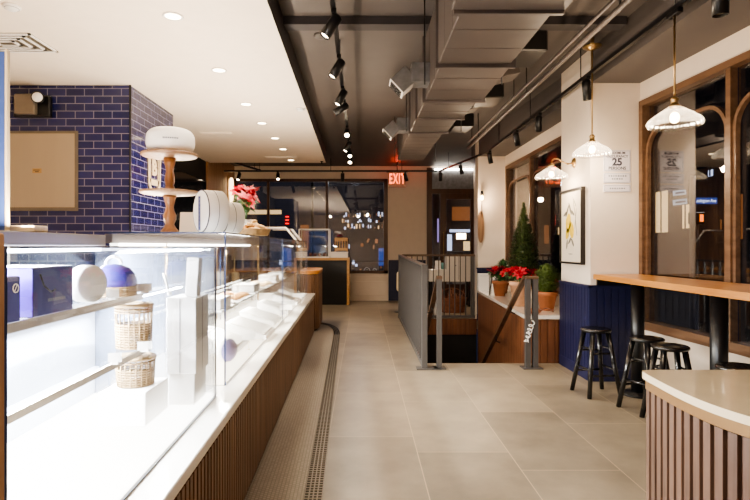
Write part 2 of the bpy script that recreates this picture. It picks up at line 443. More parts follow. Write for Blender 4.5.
# window_3: the long far window
w = thing('window_3', None, None, (-1.3, YF, WZ0), kind='structure')
f = MB(); y0, y1 = YF-.03, YF+.1
f.box(WX0, WX1, y0, y1, WZ0, WZ0+.07); f.box(WX0, WX1, y0, y1, WZ1-.07, WZ1); f.box(WX1-.1, WX1, y0, y1, WZ0, WZ1); f.box(WX0, WX0+.06, y0, y1, WZ0, WZ1)
f.build('window_frame', M['win_dark'], w)
for x in (-2.41, -.9):
    f = MB(); f.box(x-.03, x+.03, y0+.02, y1, WZ0+.07, WZ1-.07); f.build('mullion', M['win_dark'], w)
f = MB(); f.box(WX0+.06, WX1-.1, y0+.05, y0+.07, 1.0, 1.02); f.build('glazing_bar', M['rail'], w)
for a, b in ((WX0+.06, -2.44), (-2.38, -.93), (-.87, WX1-.1)):
    f = MB(); f.pane(a, b, YF+.05, YF+.056, WZ0+.07, WZ1-.07); f.build('pane', [M['gl_win'], M['gl_edge']], w)
# door_1
d = thing('door_1', None, None, (2.3, YF, 0), kind='structure')
f = MB(); f.box(DX0, DX0+.13, YF-.06, YF+.1, 0, DZ); f.box(DX1-.06, DX1, YF-.06, YF+.1, 0, DZ); f.box(DX0+.13, DX1-.06, YF-.04, YF+.1, 2.74, 2.86)
f.build('door_frame', M['win_dark'], d)
f = MB(); f.box(DX0+.13, DX1-.06, YF, YF+.04, 2.86, DZ); f.build('transom_panel', M['galv'], d)
f = MB(); f.box(DX0+.2, DX1-.12, YF-.05, YF-.02, DZ-.06, DZ-.02); f.build('transom_light', M['led'], d)
f = MB(); f.box(2.0, 2.16, YF-.03, YF+.05, 0, 2.74); f.box(2.78, 2.9, YF-.03, YF+.05, 0, 2.74); f.box(2.16, 2.78, YF-.03, YF+.05, 2.6, 2.74); f.box(2.16, 2.78, YF-.03, YF+.05, 0, .42)
f.build('door_leaf', M['win_dark'], d)
f = MB(); f.pane(2.16, 2.78, YF+.01, YF+.016, .42, 2.6); f.build('pane', [M['gl_win'], M['gl_edge']], d)
f = MB(); f.pane(DX0+.13, 2.0, YF+.01, YF+.016, .1, 2.74); f.build('sidelight', [M['gl_win'], M['gl_edge']], d)
f = MB(); f.path([(2.08, YF-.03, 1.05), (2.08, YF-.09, 1.05), (2.08, YF-.09, 1.75), (2.08, YF-.03, 1.75)], .014, 8); f.build('door_handle', M['brass'], d)
f = MB(); f.box(1.93, 1.97, YF-.03, YF+.0, 1.5, 2.1); f.build('notice_sticker', emis('lilac_notice', (150,130,190), .6), d)
# right side: pillars and window walls
def pillar(name, x0, x1, y0, y1, top): f = MB(); f.box(x0, x1, y0, y1, 0, top); return struct(name, f, M['wall'])
pillar('wall_right', 2.37, 3.02, 5.5, 6.30, CEIL-.002)
pillar('wall_right', 2.19, 2.86, 10.0, 10.25, CEIL-.002)
def wainscot(name, x0, x1, y0, y1, left=True):
    f = MB()
    f.box(x0-.022, x1, y0-.022, y0, 0, .965); f.box(x0-.034, x1, y0-.034, y0, .965, .995, .004); f.box(x0-.03, x1, y0-.03, y0, 0, .12, .004)
    n = int((x1-x0)/.075)
    for i in range(n): f.box(x0-.016+i*.075, x0-.016+i*.075+.066, y0-.027, y0-.02, .12, .965)
    if left:
        f.box(x0-.022, x0, y0, y1, 0, .965); f.box(x0-.034, x0, y0-.034, y1, .965, .995, .004); f.box(x0-.03, x0, y0-.03, y1, 0, .12, .004)
        n = int((y1-y0)/.075)
        for i in range(n): f.box(x0-.027, x0-.02, y0+.006+i*.075, y0+i*.075+.07, .12, .965)
    return struct(name, f, M['navy'])
wainscot('trim_5', 2.37, 2.86, 5.5, 6.30)
wainscot('trim_6', 2.19, 2.7, 10.0, 10.25, False)
f = MB()   # wall of window_2
f.box(2.7, 2.85, 6.3, 10.0, -2.2, .75); f.box(2.7, 2.85, 6.3, 10.0, 2.88, CEIL-.002); f.box(2.7, 2.85, 9.9, 10.0, .75, 2.88)
struct('wall_right', f, M['wall'])
f = MB(); f.box(2.86, 3.0, 10.25, YF, 0, CEIL-.002); struct('wall_right', f, M['wall'])
def arch(f, xa, xb, y0, y1, z0, zt, r, t):
    """basket arch moulding between y0 and y1 with rounded top corners"""
    def outline(k):
        pts = [(y0+k, z0)]; rr = max(r-k, .01)
        for i in range(9):
            a = PI-PI/2*i/8; pts.append((y0+k+rr+rr*math.cos(a), zt-k-rr+rr*math.sin(a)))
        for i in range(9):
            a = PI/2-PI/2*i/8; pts.append((y1-k-rr+rr*math.cos(a), zt-k-rr+rr*math.sin(a)))
        pts.append((y1-k, z0)); return pts
    o, i_ = outline(0), outline(t)
    for k in range(len(o)-1):
        f.extr([(xa, o[k][0], o[k][1]), (xa, o[k+1][0], o[k+1][1]), (xa, i_[k+1][0], i_[k+1][1]), (xa, i_[k][0], i_[k][1])], (xb-xa, 0, 0))
def side_window(name, base, rot, x, ys, z0, z1, zt, rail=None):
    w = thing(name, None, None, base, rot, kind='structure')
    f = MB(); xa, xb = x-.03, x+.1; Y0, Y1 = min(ys), max(ys)
    f.box(xa, xb, Y0, Y1, z0, z0+.085); f.box(xa, xb, Y0, Y1, z1-.06, z1)
    f.box(xa, xb, Y0, Y0+.06, z0+.085, z1-.06); f.box(xa, xb, Y1-.06, Y1, z0+.085, z1-.06)
    if rail: f.box(xa+.02, xb, Y0+.06, Y1-.06, rail, rail+.06)
    f.build('window_frame', M['win_wood'], w)
    inner = sorted(ys)
    for y in inner[1:-1]:
        f = MB(); f.box(x-.012, x+.075, y-.026, y+.026, z0+.085, z1-.06); f.build('mullion', M['win_wood'], w)
    for a, b in zip(inner, inner[1:]):
        a2 = a+(.06 if a == Y0 else .028); b2 = b-(.06 if b == Y1 else .028)
        f = MB(); f.pane(x+.05, x+.056, a2, b2, z0+.085, z1-.06); f.build('pane', [M['gl_win'], M['gl_edge']], w)
        f = MB(); arch(f, x+.005, x+.045, a2, b2, (rail+.06 if rail else z0+.085), zt, .26, .032); f.build('arch_moulding', M['win_wood'], w)
    return w
side_window('window_2', (2.7, 8, .75), 0, 2.7, [6.34, 6.85, 8.5, 9.88], .75, 2.88, 2.58)
WXF = 3.21
side_window('window_1', (WXF, 3, .55), WTH, WXF, [-.72, .48, 1.68, 2.88, 4.085, 5.29], .55, 2.89, 2.60, 1.04)
f = MB(); a = (WXF, 3, 0)
f.box(WXF, WXF+.15, -3.0, 5.33, 0, .55); f.box(WXF, WXF+.15, -3.0, 5.33, 2.89, CEIL-.01); f.box(WXF, WXF+.15, -3.0, -.72, .55, 2.89)
struct('wall_right', f, M['wall'], base=a, rot=WTH)
# wall behind the camera
f = MB(); f.box(-4.35, 3.6, YB-.1, YB, 0, CEIL); struct('wall_back', f, M['wall'])
# mosaic strip in front of the serving line (same skew as the counter)
def U(u, v, z=0): return Rz(TH) @ Vector((u, v, z))
f = MB(); pts = [(-.58, -1.5), (-.26, -1.5), (-.26, 8.35)]
for i in range(9): a = PI/2*i/8; pts.append((-.56+.30*math.cos(a), 8.35+1.15*math.sin(a)))
pts.append((-.58, 9.5)); f.prism(pts, .0005, .003); struct('trim_7', f, M['mosaic'], base=(-.4, 4, 0), rot=TH)

# stairwell
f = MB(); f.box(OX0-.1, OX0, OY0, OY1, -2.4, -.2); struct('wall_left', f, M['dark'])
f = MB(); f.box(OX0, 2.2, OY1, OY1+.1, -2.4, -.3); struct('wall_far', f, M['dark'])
f = MB(); f.box(OX0, 2.2, OY1-.02, OY1, -.3, 0)
for i in range(14): f.box(OX0+i*.1, OX0+i*.1+.094, OY1-.028, OY1-.02, -.3, -.002)
struct('trim_8', f, M['stair_wood'])
f = MB()
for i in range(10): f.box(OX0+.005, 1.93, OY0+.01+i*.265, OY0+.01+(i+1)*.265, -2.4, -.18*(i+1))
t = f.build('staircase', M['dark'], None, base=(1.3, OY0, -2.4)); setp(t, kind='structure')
# ================================================================== LEFT: SERVING LINE
def slat_path(f, pts, z0, z1, w, gap, dep):
    """upright slats standing proud of a polyline, outward = right of the direction of travel"""
    segs = []; L = 0
    for a, b in zip(pts, pts[1:]):
        l = math.hypot(b[0]-a[0], b[1]-a[1]); segs.append((L, l, a, b)); L += l
    n = int(L/(w+gap)); st = L/n
    for i in range(n):
        s0 = (i+.5)*st
        for (s, l, a, b) in segs:
            if s <= s0 <= s+l:
                t = (s0-s)/l; px = a[0]+(b[0]-a[0])*t; py = a[1]+(b[1]-a[1])*t
                ux, uy = (b[0]-a[0])/l, (b[1]-a[1])/l; nx, ny = uy, -ux
                h = w/2
                q = [(px-ux*h, py-uy*h), (px+ux*h, py+uy*h), (px+ux*h*.86+nx*dep, py+uy*h*.86+ny*dep), (px-ux*h*.86+nx*dep, py-uy*h*.86+ny*dep)]
                f.prism(q, z0, z1); break
V0, V1 = .3, 8.45
sc = thing('serving_counter', 'long slatted walnut serving counter with white stone top under the glass cases', 'counter', (-.95, 4.4, 0), TH)
f = MB(); f.box(-1.34, -.585, V0, V1, .03, .575); slat_path(f, [(-.585, V1), (-.585, V0)][::-1], .04, .575, .036, .012, .018)
f.build('slatted_front', M['walnut'], sc)
f = MB(); f.box(-1.33, -.592, V0, V1-.01, 0, .03); f.box(-1.33, -.60, V0, V1-.01, .575, .603); f.build('plinth', M['dark'], sc)
f = MB(); f.box(-1.37, -.55, V0, V1, .603, .65, .004); f.build('countertop', M['slab'], sc)

rc = thing('register_counter', 'curved walnut slat counter with oak top past the end of the glass cases', 'counter', (-.95, 9.2, 0), TH)
def rounded(x0, x1, y0, y1, r, k=0):
    pts = [(x0, y0)]
    for i in range(9): a = -PI/2+PI/2*i/8; pts.append((x1-r+(r-k)*math.cos(a), y0+r+(r-k)*math.sin(a)))
    for i in range(9): a = PI/2*i/8; pts.append((x1-r+(r-k)*math.cos(a), y1-r+(r-k)*math.sin(a)))
    pts.append((x0, y1)); return pts
RP = rounded(-1.5, -.52, 8.62, 10.0, .25)
f = MB(); f.prism(RP, .03, .93); slat_path(f, RP, .04, .93, .04, .012, .015); f.build('slatted_body', M['walnut'], rc)
f = MB(); f.prism(rounded(-1.5, -.50, 8.60, 10.02, .27), .94, .995); f.build('top', M['oak'], rc)
f = MB(); f.prism(rounded(-1.48, -.54, 8.64, 9.98, .23), 0, .03); f.build('plinth', M['dark'], rc)
# sneeze guard on the register counter
sg = thing('sneeze_guard', 'angled glass sneeze guard with pale metal frame on the oak topped counter', 'sneeze guard', (-.9, 9.2, .995), TH)
for v in (8.8, 9.8):
    f = MB(); f.path([(-.80, v, .995), (-.80, v, 1.38), (-1.06, v, 1.70), (-1.42, v, 1.70)], .016, 8); f.build('post', M['porcelain'], sg)
f = MB(); f.box(-.803, -.797, 8.82, 9.78, 1.0, 1.38)
f.extr([(-.80, 8.82, 1.38), (-1.06, 8.82, 1.70), (-1.066, 8.82, 1.70), (-.806, 8.82, 1.38)], (0, .96, 0)); f.box(-1.42, -1.06, 8.82, 9.78, 1.697, 1.703)
f.build('glass_screen', M['gl'], sg)

# --- near display case
ca = thing('glass_display_case', 'bright near glass display case full of boxes and baskets', 'display case', (-.95, 1.9, .65), TH)
A0, A1 = 1.045, 2.66
f = MB(); f.pane(-.673, -.665, A0, A1, .652, 1.40); f.build('front_pane', [M['gl'], M['gl_edge']], ca)
f = MB(); f.box(-.674, -.664, A0, A1, .6505, .654); f.build('bottom_channel', M['gl_edge'], ca)
f = MB(); f.pane(-1.26, -.675, A1-.008, A1, .652, 1.39); f.build('end_pane', [M['gl_end'], M['gl_edge']], ca)
f = MB(); f.pane(-1.275, -1.267, A0, A1, 1.15, 1.40); f.build('rear_pane', [M['gl'], M['gl_edge']], ca)
f = MB(); f.box(-1.28, -1.262, A0, A1, .652, 1.145); f.build('back_panel', mat('case_back', (196,202,214), .35, var=.06, scale=3), ca)
f = MB(); f.box(-1.26, -.68, A0, A1-.01, .652, .672); f.build('deck', emis('deck_added_glow', (255,250,242), 6.5), ca)  # glow added to the deck to throw light up at the soffit
f = MB(); f.box(-.92, -.668, A0-.045, A0-.002, .652, 1.425, .003); f.build('corner_post', M['tan_wood'], ca)
f = MB(); f.box(-1.33, -1.22, A0, A1+.02, 1.40, 1.455, .004); f.build('rear_rail', M['duct_dark'], ca)
for uf, z0, z1 in ((-.91, 1.165, 1.19), (-.87, .945, .965)):
    f = MB(); f.box(-1.25, uf-.012, A0+.02, 2.36, z0+.008, z1); s = f.build('shelf', M['gl'], ca)
    f = MB(); f.box(uf-.012, uf, A0+.02, 2.36, z0, z1+.003); f.build('shelf_edge', M['steel'], s)
for (u, z) in ((-1.235, 1.375),):
    f = MB(); f.box(u-.02, u+.02, A0+.03, A1-.04, z, z+.015); f.build('light_bar', M['led_cool'], ca)
f = MB(); f.box(-1.25, -1.225, A0+.03, A1-.04, 1.12, 1.135); f.build('light_bar', M['led_cool'], ca)
# --- long display case
cb = thing('glass_display_case', 'long far glass display case with pastry trays and cake boxes on its roof', 'display case', (-.95, 5.6, .65), TH)
B0, B1, BT = 2.86, 8.3, 1.475
for a, b in ((B0, 5.29), (5.31, B1)):
    f = MB(); f.pane(-.673, -.665, a, b, .652, BT-.008); f.build('front_pane', [M['gl'], M['gl_edge']], cb)
    f = MB(); f.pane(-1.29, -.665, a, b, BT-.008, BT); f.build('roof_pane', [M['gl'], M['gl_edge']], cb)
    f = MB(); f.pane(-1.29, -1.282, a, b, .652, BT-.06); f.build('rear_pane', [M['gl'], M['gl_edge']], cb)
for v in (B0, B1-.008):
    f = MB(); f.pane(-1.28, -.675, v, v+.008, .652, BT-.01); f.build('end_pane', [M['gl'], M['gl_edge']], cb)
f = MB(); f.box(-1.28, -.68, B0+.01, B1-.01, .652, .668); f.build('deck', emis('far_deck_added_glow', (255,240,218), 4.0), cb)  # added glow here too, brightens the soffit over the long case
f = MB(); f.box(-1.31, -1.27, B0, B1, BT-.06, BT-.01, .003); f.build('rear_rail', M['duct_dark'], cb)
f = MB(); f.box(-1.26, -.825, B0+.15, B1-.1, .992, 1.0); s = f.build('shelf', M['gl'], cb)
f = MB(); f.box(-.825, -.812, B0+.15, B1-.1, .985, 1.004); f.build('shelf_edge', M['win_wood'], s)
for v in (3.6, 5.3, 7.2):
    f = MB(); f.tube((-1.24, v, .668), (-1.24, v, BT-.06), .012, n=8); f.build('shelf_post', M['brass'], cb)
f = MB(); f.box(-1.255, -1.235, B0+.05, 6.6, BT-.075, BT-.06); f.build('light_bar', M['led'], cb)
f = MB(); f.box(-1.235, -1.215, B0+.2, 6.6, .972, .984); f.build('light_bar', M['led'], cb)

def at(x, y, z):  # world -> rotated frame of the serving line
    v = Rz(-TH) @ Vector((x, y, z)); return v
# --- goods in the near case
def carry_box(name, label, x0, x1, y0, y1, z0, z1, m, m2, logo):
    t = thing(name, label, 'box', ((x0+x1)/2, (y0+y1)/2, z0))
    f = MB(); f.box(x0, x1, y0, y1, z0, z1, .003); f.bm.normal_update()
    for fc in f.bm.faces: fc.material_index = 1 if fc.normal.y < -.9 else 0
    f.build('carton', [m, m2], t)
    if logo == 'handle':
        f = MB(); f.path([(x1+.002, y0+.03, z1-.02), (x1+.008, y0+.04, z1-.055), (x1+.01, y0+.07, z1-.075), (x1+.006, y0+.1, z1-.07)], .0025, 6); f.build('carry_cord', M['black'], t)
        f = MB()
        for i in range(8): f.box(x1+.0005, x1+.002, y0+.07+i*.012, y0+.07+i*.012+.008, z0+.04, z0+.049)
        f.build('print', M['grey_print'], t)
    else:
        f = MB(); f.lathe([(.010, 0), (.013, 0), (.013, .0015), (.010, .0015), (.010, 0)], (x1+.0005, y1-.022, z1-.032), 20, Matrix.Rotation(PI/2, 3, 'Y'))
        f.tube((x1+.001, y1-.028, z1-.042), (x1+.001, y1-.016, z1-.022), .0012, n=6); f.build('emblem', M['white'], t)
    return t
carry_box('gift_box', 'small indigo gift box with white round emblem at the near end of the upper shelf', -1.12, -.935, 1.26, 1.452, 1.1935, 1.318, M['purple_dark'], M['purple_dark'], 'emblem')
carry_box('gift_box', 'larger violet lit gift box with a dark carry cord on the upper shelf', -1.14, -.940, 1.515, 1.725, 1.1935, 1.338, M['purple_dark'], M['purple_lit'], 'handle')
f = MB(); f.lathe([(0, -.03), (.062, -.03), (.068, -.024), (.068, .024), (.062, .03), (0, .03)], (-1.0, 1.93, 1.2625), 32, (Matrix.Rotation(-.35, 3, 'Z') @ Matrix.Rotation(PI/2, 3, 'Y')))
o = f.build('round_cake_box', M['white_gloss'], None, (-1.0, 1.93, 1.1935)); setp(o, 'round white box standing on edge beside the violet lit gift box', 'box')
t = thing('domed_cake_carrier', 'indigo domed cake carrier with white ring handle on a wicker base', 'cake carrier', (-1.03, 2.2, 1.1935))
f = MB()
for k in range(5): f.lathe([(.088, 0), (.093, .004), (.088, .008), (.084, .004), (.088, 0)], (-1.03, 2.2, 1.1935+.008*k), 28, None, (.02, 18))
f.lathe([(0, 0), (.086, 0), (.086, .04), (0, .04)], (-1.03, 2.2, 1.194), 24); f.build('wicker_base', M['wicker'], t)
f = MB(); f.lathe([(.088, 0), (.090, .02), (.082, .05), (.062, .074), (.03, .088), (0, .092)], (-1.03, 2.2, 1.234), 32); f.build('dome', M['purple'], t)
f = MB(); pts = [Vector((-1.03+.032*math.cos(a), 2.2, 1.325+.03*math.sin(a))) for a in [PI*i/10 for i in range(11)]]; f.path(pts, .007, 8); f.build('handle', M['white'], t)
def basket(label, x, y, z, r, h, group=None):
    t = thing('wicker_basket', label, 'basket', (x, y, z))
    f = MB(); n = 22
    for i in range(n):
        a = 2*PI*i/n; f.tube((x+r*.93*math.cos(a), y+r*.93*math.sin(a), z), (x+r*math.cos(a), y+r*math.sin(a), z+h), .0028, n=6)
    f.build('upright_canes', M['wicker'], t)
    f = MB(); m_ = int(h/.0105)
    for k in range(m_):
        zz = z+.006+k*.0105
        if .62 < k/m_ < .86: continue
        rr = r*(.93+.07*k/m_); f.lathe([(rr-.004, -.0045), (rr+.003, 0), (rr-.004, .0045)], (x, y, zz), 44, None, (.025, 22 if True else 0))
    f.lathe([(0, 0), (r*.9, 0), (r*.9, .004), (0, .004)], (x, y, z), 22); f.build('weave', M['wicker'], t)
    f = MB(); f.lathe([(r-.006, 0), (r+.006, 0), (r+.007, .008), (r, .014), (r-.006, .008)], (x, y, z+h), 32); f.build('rim', M['wicker'], t)
basket('tall open weave wicker basket on the lower glass shelf of the near case', -.972, 2.26, .968, .074, .175)
f = MB(); f.box(-1.06, -.87, 2.13, 2.38, .673, .81, .003); o = f.build('display_riser', M['white_gloss'], None, (-.965, 2.26, .673)); setp(o, 'white riser block under the low wicker basket', 'riser')
basket('lower wicker basket on a white riser beneath the glass shelf', -.965, 2.26, .811, .078, .11)
def tag(x, y, z, label, rot=0.25, w=.045, h=.034):
    t = thing('price_tag', label, 'price tag', (x, y, z), 0)
    q = Matrix.Rotation(-.25, 4, 'X'); 
    f = MB(); f.box(x-w/2, x+w/2, y-.001, y+.001, z+.008, z+h+.008, rot=(Matrix.Rotation(rot, 3, 'Z') @ Matrix.Rotation(-.3, 3, 'X'))); f.build('card', M['white'], t)
    f = MB(); f.box(x-w*.3, x+w*.3, y-.004, y+.014, z, z+.012, .001); f.build('holder', M['porcelain'], t)
tag(-.955, 2.03, 1.1935, 'white price card in front of the domed cake carrier', .4)
tag(-.948, 2.31, 1.1935, 'white price card at the far end of the upper shelf', .5, .06, .036)
tag(-.90, 1.93, .9685, 'white price card on the lower shelf left of the wicker basket', .4)
tag(-.885, 2.16, .9685, 'white price card on the lower shelf in front of the wicker basket', .5, .056, .034)
t = thing('folded_carton', 'tall white carton with folded panels at the far end of the near case', 'box', (-.84, 2.5, .672))
f = MB(); f.box(-.885, -.765, 2.42, 2.60, .672, .815, .003); f.build('lower_carton', M['white_gloss'], t)
f = MB(); f.box(-.89, -.755, 2.41, 2.61, .817, 1.165, .003); f.build('upper_carton', M['white_gloss'], t)
f = MB(); f.box(-.7545, -.7535, 2.50, 2.506, .82, 1.16); f.box(-.83, -.826, 2.409, 2.41, .82, 1.16); f.build('seam', M['grey_print'], t)
f = MB(); f.box(-.825, -.77, 2.47, 2.53, 1.166, 1.345, .002, rot=Matrix.Rotation(.05, 3, 'Y'), piv=(-.8, 2.5, 1.166)); o = f.build('slim_carton', M['white_gloss'], None, (-.8, 2.5, 1.166)); setp(o, 'slim upright white carton on top of the folded carton', 'box')
f = MB(); f.path([(-.915, 2.52, 1.166), (-.935, 2.5, 1.27)], .006, 8); f.ball((-.915, 2.52, 1.174), .012); o = f.build('display_stick', M['porcelain'], None, (-.915, 2.52, 1.166)); setp(o, 'short white stick standing left of the slim carton', 'stick')

# --- goods in the long case
def roundbox(label, c, r, d, ang, m, face):
    t = thing('round_box', label, 'box', (c[0], c[1], c[2]-r))
    q = Matrix.Rotation(ang, 3, 'Z') @ Matrix.Rotation(PI/2, 3, 'Y')
    f = MB(); f.lathe([(0, -d/2), (r-.004, -d/2), (r, -d/2+.004), (r, d/2-.004), (r-.004, d/2), (0, d/2)], c, 36, q); f.build('drum', m, t)
    f = MB(); f.lathe([(0, d/2+.0005), (r*.93, d/2+.0005), (r*.93, d/2+.002), (0, d/2+.002)], c, 32, q); f.build('lid_face', face, t)
    return t
roundbox('white round box with a lilac lid standing on the case floor', (-.86, 3.35, .668+.075), .075, .06, -.55, M['white_gloss'], mat('lilac_lid', (150,140,200), .5))
def pastry_tray(label, x, y, z, w, l, m, n, kind):
    t = thing('pastry_tray', label, 'tray', (x, y, z))
    f = MB(); f.box(x-w/2, x+w/2, y-l/2, y+l/2, z, z+.01, .003); f.box(x-w/2, x-w/2+.006, y-l/2, y+l/2, z+.01, z+.018); f.box(x+w/2-.006, x+w/2, y-l/2, y+l/2, z+.01, z+.018)
    f.build('board', M['white_gloss'], t)
    return t
def roll(label, group, x, y, z, s, m, rot):
    f = MB(); f.ball((x, y, z+.6*s), s, 12, 8, (1.5, .8, .6))
    for i in range(3): f.tube((x-.8*s+.6*s*i, y-.72*s, z+.75*s), (x-.4*s+.6*s*i, y+.72*s, z+.75*s), .22*s, n=8)
    o = f.build('pastry', m, None, (x, y, z)); setp(o, label, 'pastry', group)
    return o
TR = [(-.95, 3.35), (-.97, 3.95), (-.99, 4.55), (-1.01, 5.2), (-1.03, 5.9), (-1.05, 6.6)]
names = ['nearest', 'second nearest', 'third nearest', 'fourth nearest', 'fifth nearest', 'farthest']
for k, (x, y) in enumerate(TR):
    lab = (f'white tray of small pastries on the glass shelf, {names[k]} of the six trays' if k in (1, 3) else f'white tray under a low pastry box on the shelf, {names[k]} of the six trays')
    pastry_tray(lab, x, y, 1.0005, .24, .42, None, 0, 0)
    if k in (1, 3):
        for i in range(2):
            for j in range(3):
                roll(f'small pale pastry on the {names[k]} shelf tray', f'pastries on the {names[k]} shelf tray', x-.055+.11*i, y-.13+.13*j, 1.011, .032, M['pastry2'] if k == 3 else M['pastry'], 0)
    else:
        bx = thing('pastry_box', f'low white pastry box on the {names[k]} shelf tray', 'box', (x, y, 1.011))
        f = MB(); f.box(x-.09, x+.09, y-.13, y+.13, 1.0115, 1.06, .003); f.build('base', M['white_gloss'], bx)
        f = MB(); f.box(x-.093, x+.093, y-.133, y+.133, 1.0605, 1.078, .003); f.build('lid', M['porcelain'], bx)
DT = [(-1.0, 3.75), (-.90, 4.3), (-.95, 5.0), (-.95, 5.8), (-.95, 6.7), (-.98, 7.5)]
dn = ['nearest', 'second', 'third', 'fourth', 'fifth', 'last']
for k, (x, y) in enumerate(DT):
    t = thing('pastry_stand', f'white sloped pastry board on the case floor, {dn[k]} of the floor row from the front', 'stand', (x, y, .668))
    f = MB(); f.extr([(x-.17, y-.16, .669), (x+.15, y-.16, .669), (x+.15, y-.16, .70), (x-.17, y-.16, .80)], (0, .42, 0)); f.build('wedge', M['white_gloss'], t)
    f = MB(); f.box(x-.15, x+.13, y-.14, y+.24, .70, .71, rot=Matrix.Rotation(.3, 3, 'Y'), piv=(x+.15, y, .70)); f.build('board', M['porcelain'], t)
for x, y, z, lab in ((-.78, 5.55, .668, 'white price card on a stem on the case floor halfway along'), (-.80, 3.75, .668, 'white price card on the case floor near the lilac lidded box'), (-.80, 6.9, .668, 'white price card on the case floor toward the far end')):
    t = thing('price_tag', lab, 'price tag', (x, y, z))
    f = MB(); f.tube((x, y, z), (x, y, z+.07), .003, n=6); f.lathe([(0, 0), (.016, 0), (.014, .004), (0, .005)], (x, y, z), 12); f.build('stem', M['porcelain'], t)
    f = MB(); f.box(x-.05, x+.05, y-.001, y+.001, z+.065, z+.115); f.build('card', M['white'], t)

# --- things on the roof of the long case
ZT = BT+.001
t = thing('cake_stand', 'two tier turned wood cake stand with round plates on the case roof', 'cake stand', (-1.11, 3.06, ZT))
def plate(z, r, nm):
    f = MB(); f.lathe([(0, 0), (r*.5, .002), (r*.94, .010), (r, .016), (r, .026), (r*.9, .022), (0, .018)], (-1.11, 3.06, z), 40); f.build(nm, M['cake_wood'], t)
plate(1.905, .158, 'upper_plate'); plate(1.69, .165, 'lower_plate')
f = MB(); f.lathe([(0.048, 0), (0.050, .012), (0.034, .03), (0.024, .05), (0.035, .075), (0.037, .10), (0.026, .125), (0.021, .15), (0.027, .175), (0.032, .2), (0.040, .213)], (-1.11, 3.06, ZT), 24); f.build('lower_column', M['turned_dark'], t)
f = MB(); f.lathe([(0.040, 0), (0.029, .015), (0.022, .035), (0.029, .06), (0.027, .09), (0.021, .115), (0.024, .14), (0.030, .16), (0.035, .19)], (-1.11, 3.06, 1.715), 24); f.build('upper_column', M['turned_dark'], t)
t = thing('round_cake_box', 'soft white drum shaped cake box on the upper plate of the cake stand', 'box', (-1.105, 3.06, 1.932))
f = MB(); pr = [(0, 0)]+[(.135-.055*(1-math.sin(a))**1.2, .07-.07*math.cos(a)) for a in [PI*i/16 for i in range(17)]]+[(0, .14)]
f.lathe(pr, (-1.105, 3.06, 1.932), 40); f.build('drum', M['white'], t)
f = MB()
for i in range(9): a = -1.57+.34+(i-4)*.07; f.box(-1.105+.1362*math.cos(a)-.003, -1.105+.1362*math.cos(a)+.003, 3.06+.1362*math.sin(a)-.001, 3.06+.1362*math.sin(a)+.001, 1.996, 2.004)
f.build('print', M['grey_print'], t)
def hatbox(label, c, r, d, ang, ribbon):
    t = thing('round_cake_box', label, 'box', (c[0], c[1], ZT)); c = Vector((c[0], c[1], ZT+r))
    q = Matrix.Rotation(ang, 3, 'Z') @ Matrix.Rotation(PI/2, 3, 'Y')
    f = MB(); f.lathe([(0, -d/2), (r*.96, -d/2), (r, -d/2+.006), (r, d/2-.006), (r*.96, d/2), (0, d/2)], c, 40, q); f.build('drum', M['white'], t)
    f = MB(); f.lathe([(r, 0), (r+.0012, 0), (r+.0012, .002), (r, .002), (r, 0)], c, 40, q)
    f.lathe([(r-.004, d/2-.004), (r+.0012, d/2-.004), (r+.0012, d/2-.001), (r-.004, d/2+.0005), (r-.004, d/2-.004)], c, 40, q); f.build('lid_seam', M['dark_print'], t)
    if ribbon:
        nrm = q @ Vector((0, 0, 1)); side = Vector((0, 0, 1)).cross(nrm)
        f = MB()
        for s in (-.012, 0, .012):
            p = c+nrm*(d/2+.0006)+side*(s-.02)
            f.extr([p+side*.004+Vector((0,0,r*.72)), p-side*.004+Vector((0,0,r*.72)), p-side*.004-Vector((0,0,r*.9)), p+side*.004-Vector((0,0,r*.9))], nrm*.001)
        for k in range(9):
            p = c+nrm*(d/2+.0006)+side*(-.02)+Vector((0,0,r*(.66-.18*k)))
            f.extr([p+side*.016+Vector((0,0,.003)), p-side*.016+Vector((0,0,.003)), p-side*.016-Vector((0,0,.003)), p+side*.016-Vector((0,0,.003))], nrm*.001)
        f.build('ribbon', M['navy_ribbon'], t)
ANG = math.atan2(-.62, -.78)
hatbox('large white round cake box on edge with a navy ribbon on its face', (-.86, 3.02), .12, .12, ANG, True)
hatbox('smaller white round cake box on edge behind the ribboned one', (-.79, 3.17), .092, .11, ANG, False)
f = MB(); f.box(-1.10, -.97, 3.19, 3.192, ZT, ZT+.13, rot=Matrix.Rotation(-.15, 3, 'X'), piv=(-1.0, 3.19, ZT)); o = f.build('menu_card', M['paper'], None, (-1.03, 3.19, ZT)); setp(o, 'blank cream card leaning between the cake stand and the round boxes', 'card')
def bract_flower(f, c, n, r, tilt, seed):
    rnd = random.Random(seed); q = Euler((tilt[0], tilt[1], rnd.random()*6)).to_matrix()
    for ring, (rr, up, k) in enumerate(((r, .10, n), (r*.66, .5, n-1))):
        for i in range(k):
            a = 2*PI*i/k+ring*.4+rnd.uniform(-.15, .15); l = rr*rnd.uniform(.85, 1.12); w = l*.26
            ca_, sa = math.cos(a), math.sin(a)
            def pt(x, y, z): return Vector(c)+q @ Vector((ca_*x-sa*y, sa*x+ca_*y, z))
            u = up*l; d = -.12*l
            pts = [pt(0, 0, 0), pt(l*.3, -w*.8, u*.4+.004), pt(l*.6, -w, u*.8), pt(l, 0, u+d), pt(l*.6, w, u*.8), pt(l*.3, w*.8, u*.4+.004)]
            mid = pt(l*.55, 0, u*.8-.12*w)
            vs = [f.bm.verts.new(p) for p in pts]; mv = f.bm.verts.new(mid)
            f._tag([f.bm.faces.new((vs[j], vs[(j+1) % 6], mv)) for j in range(6)])
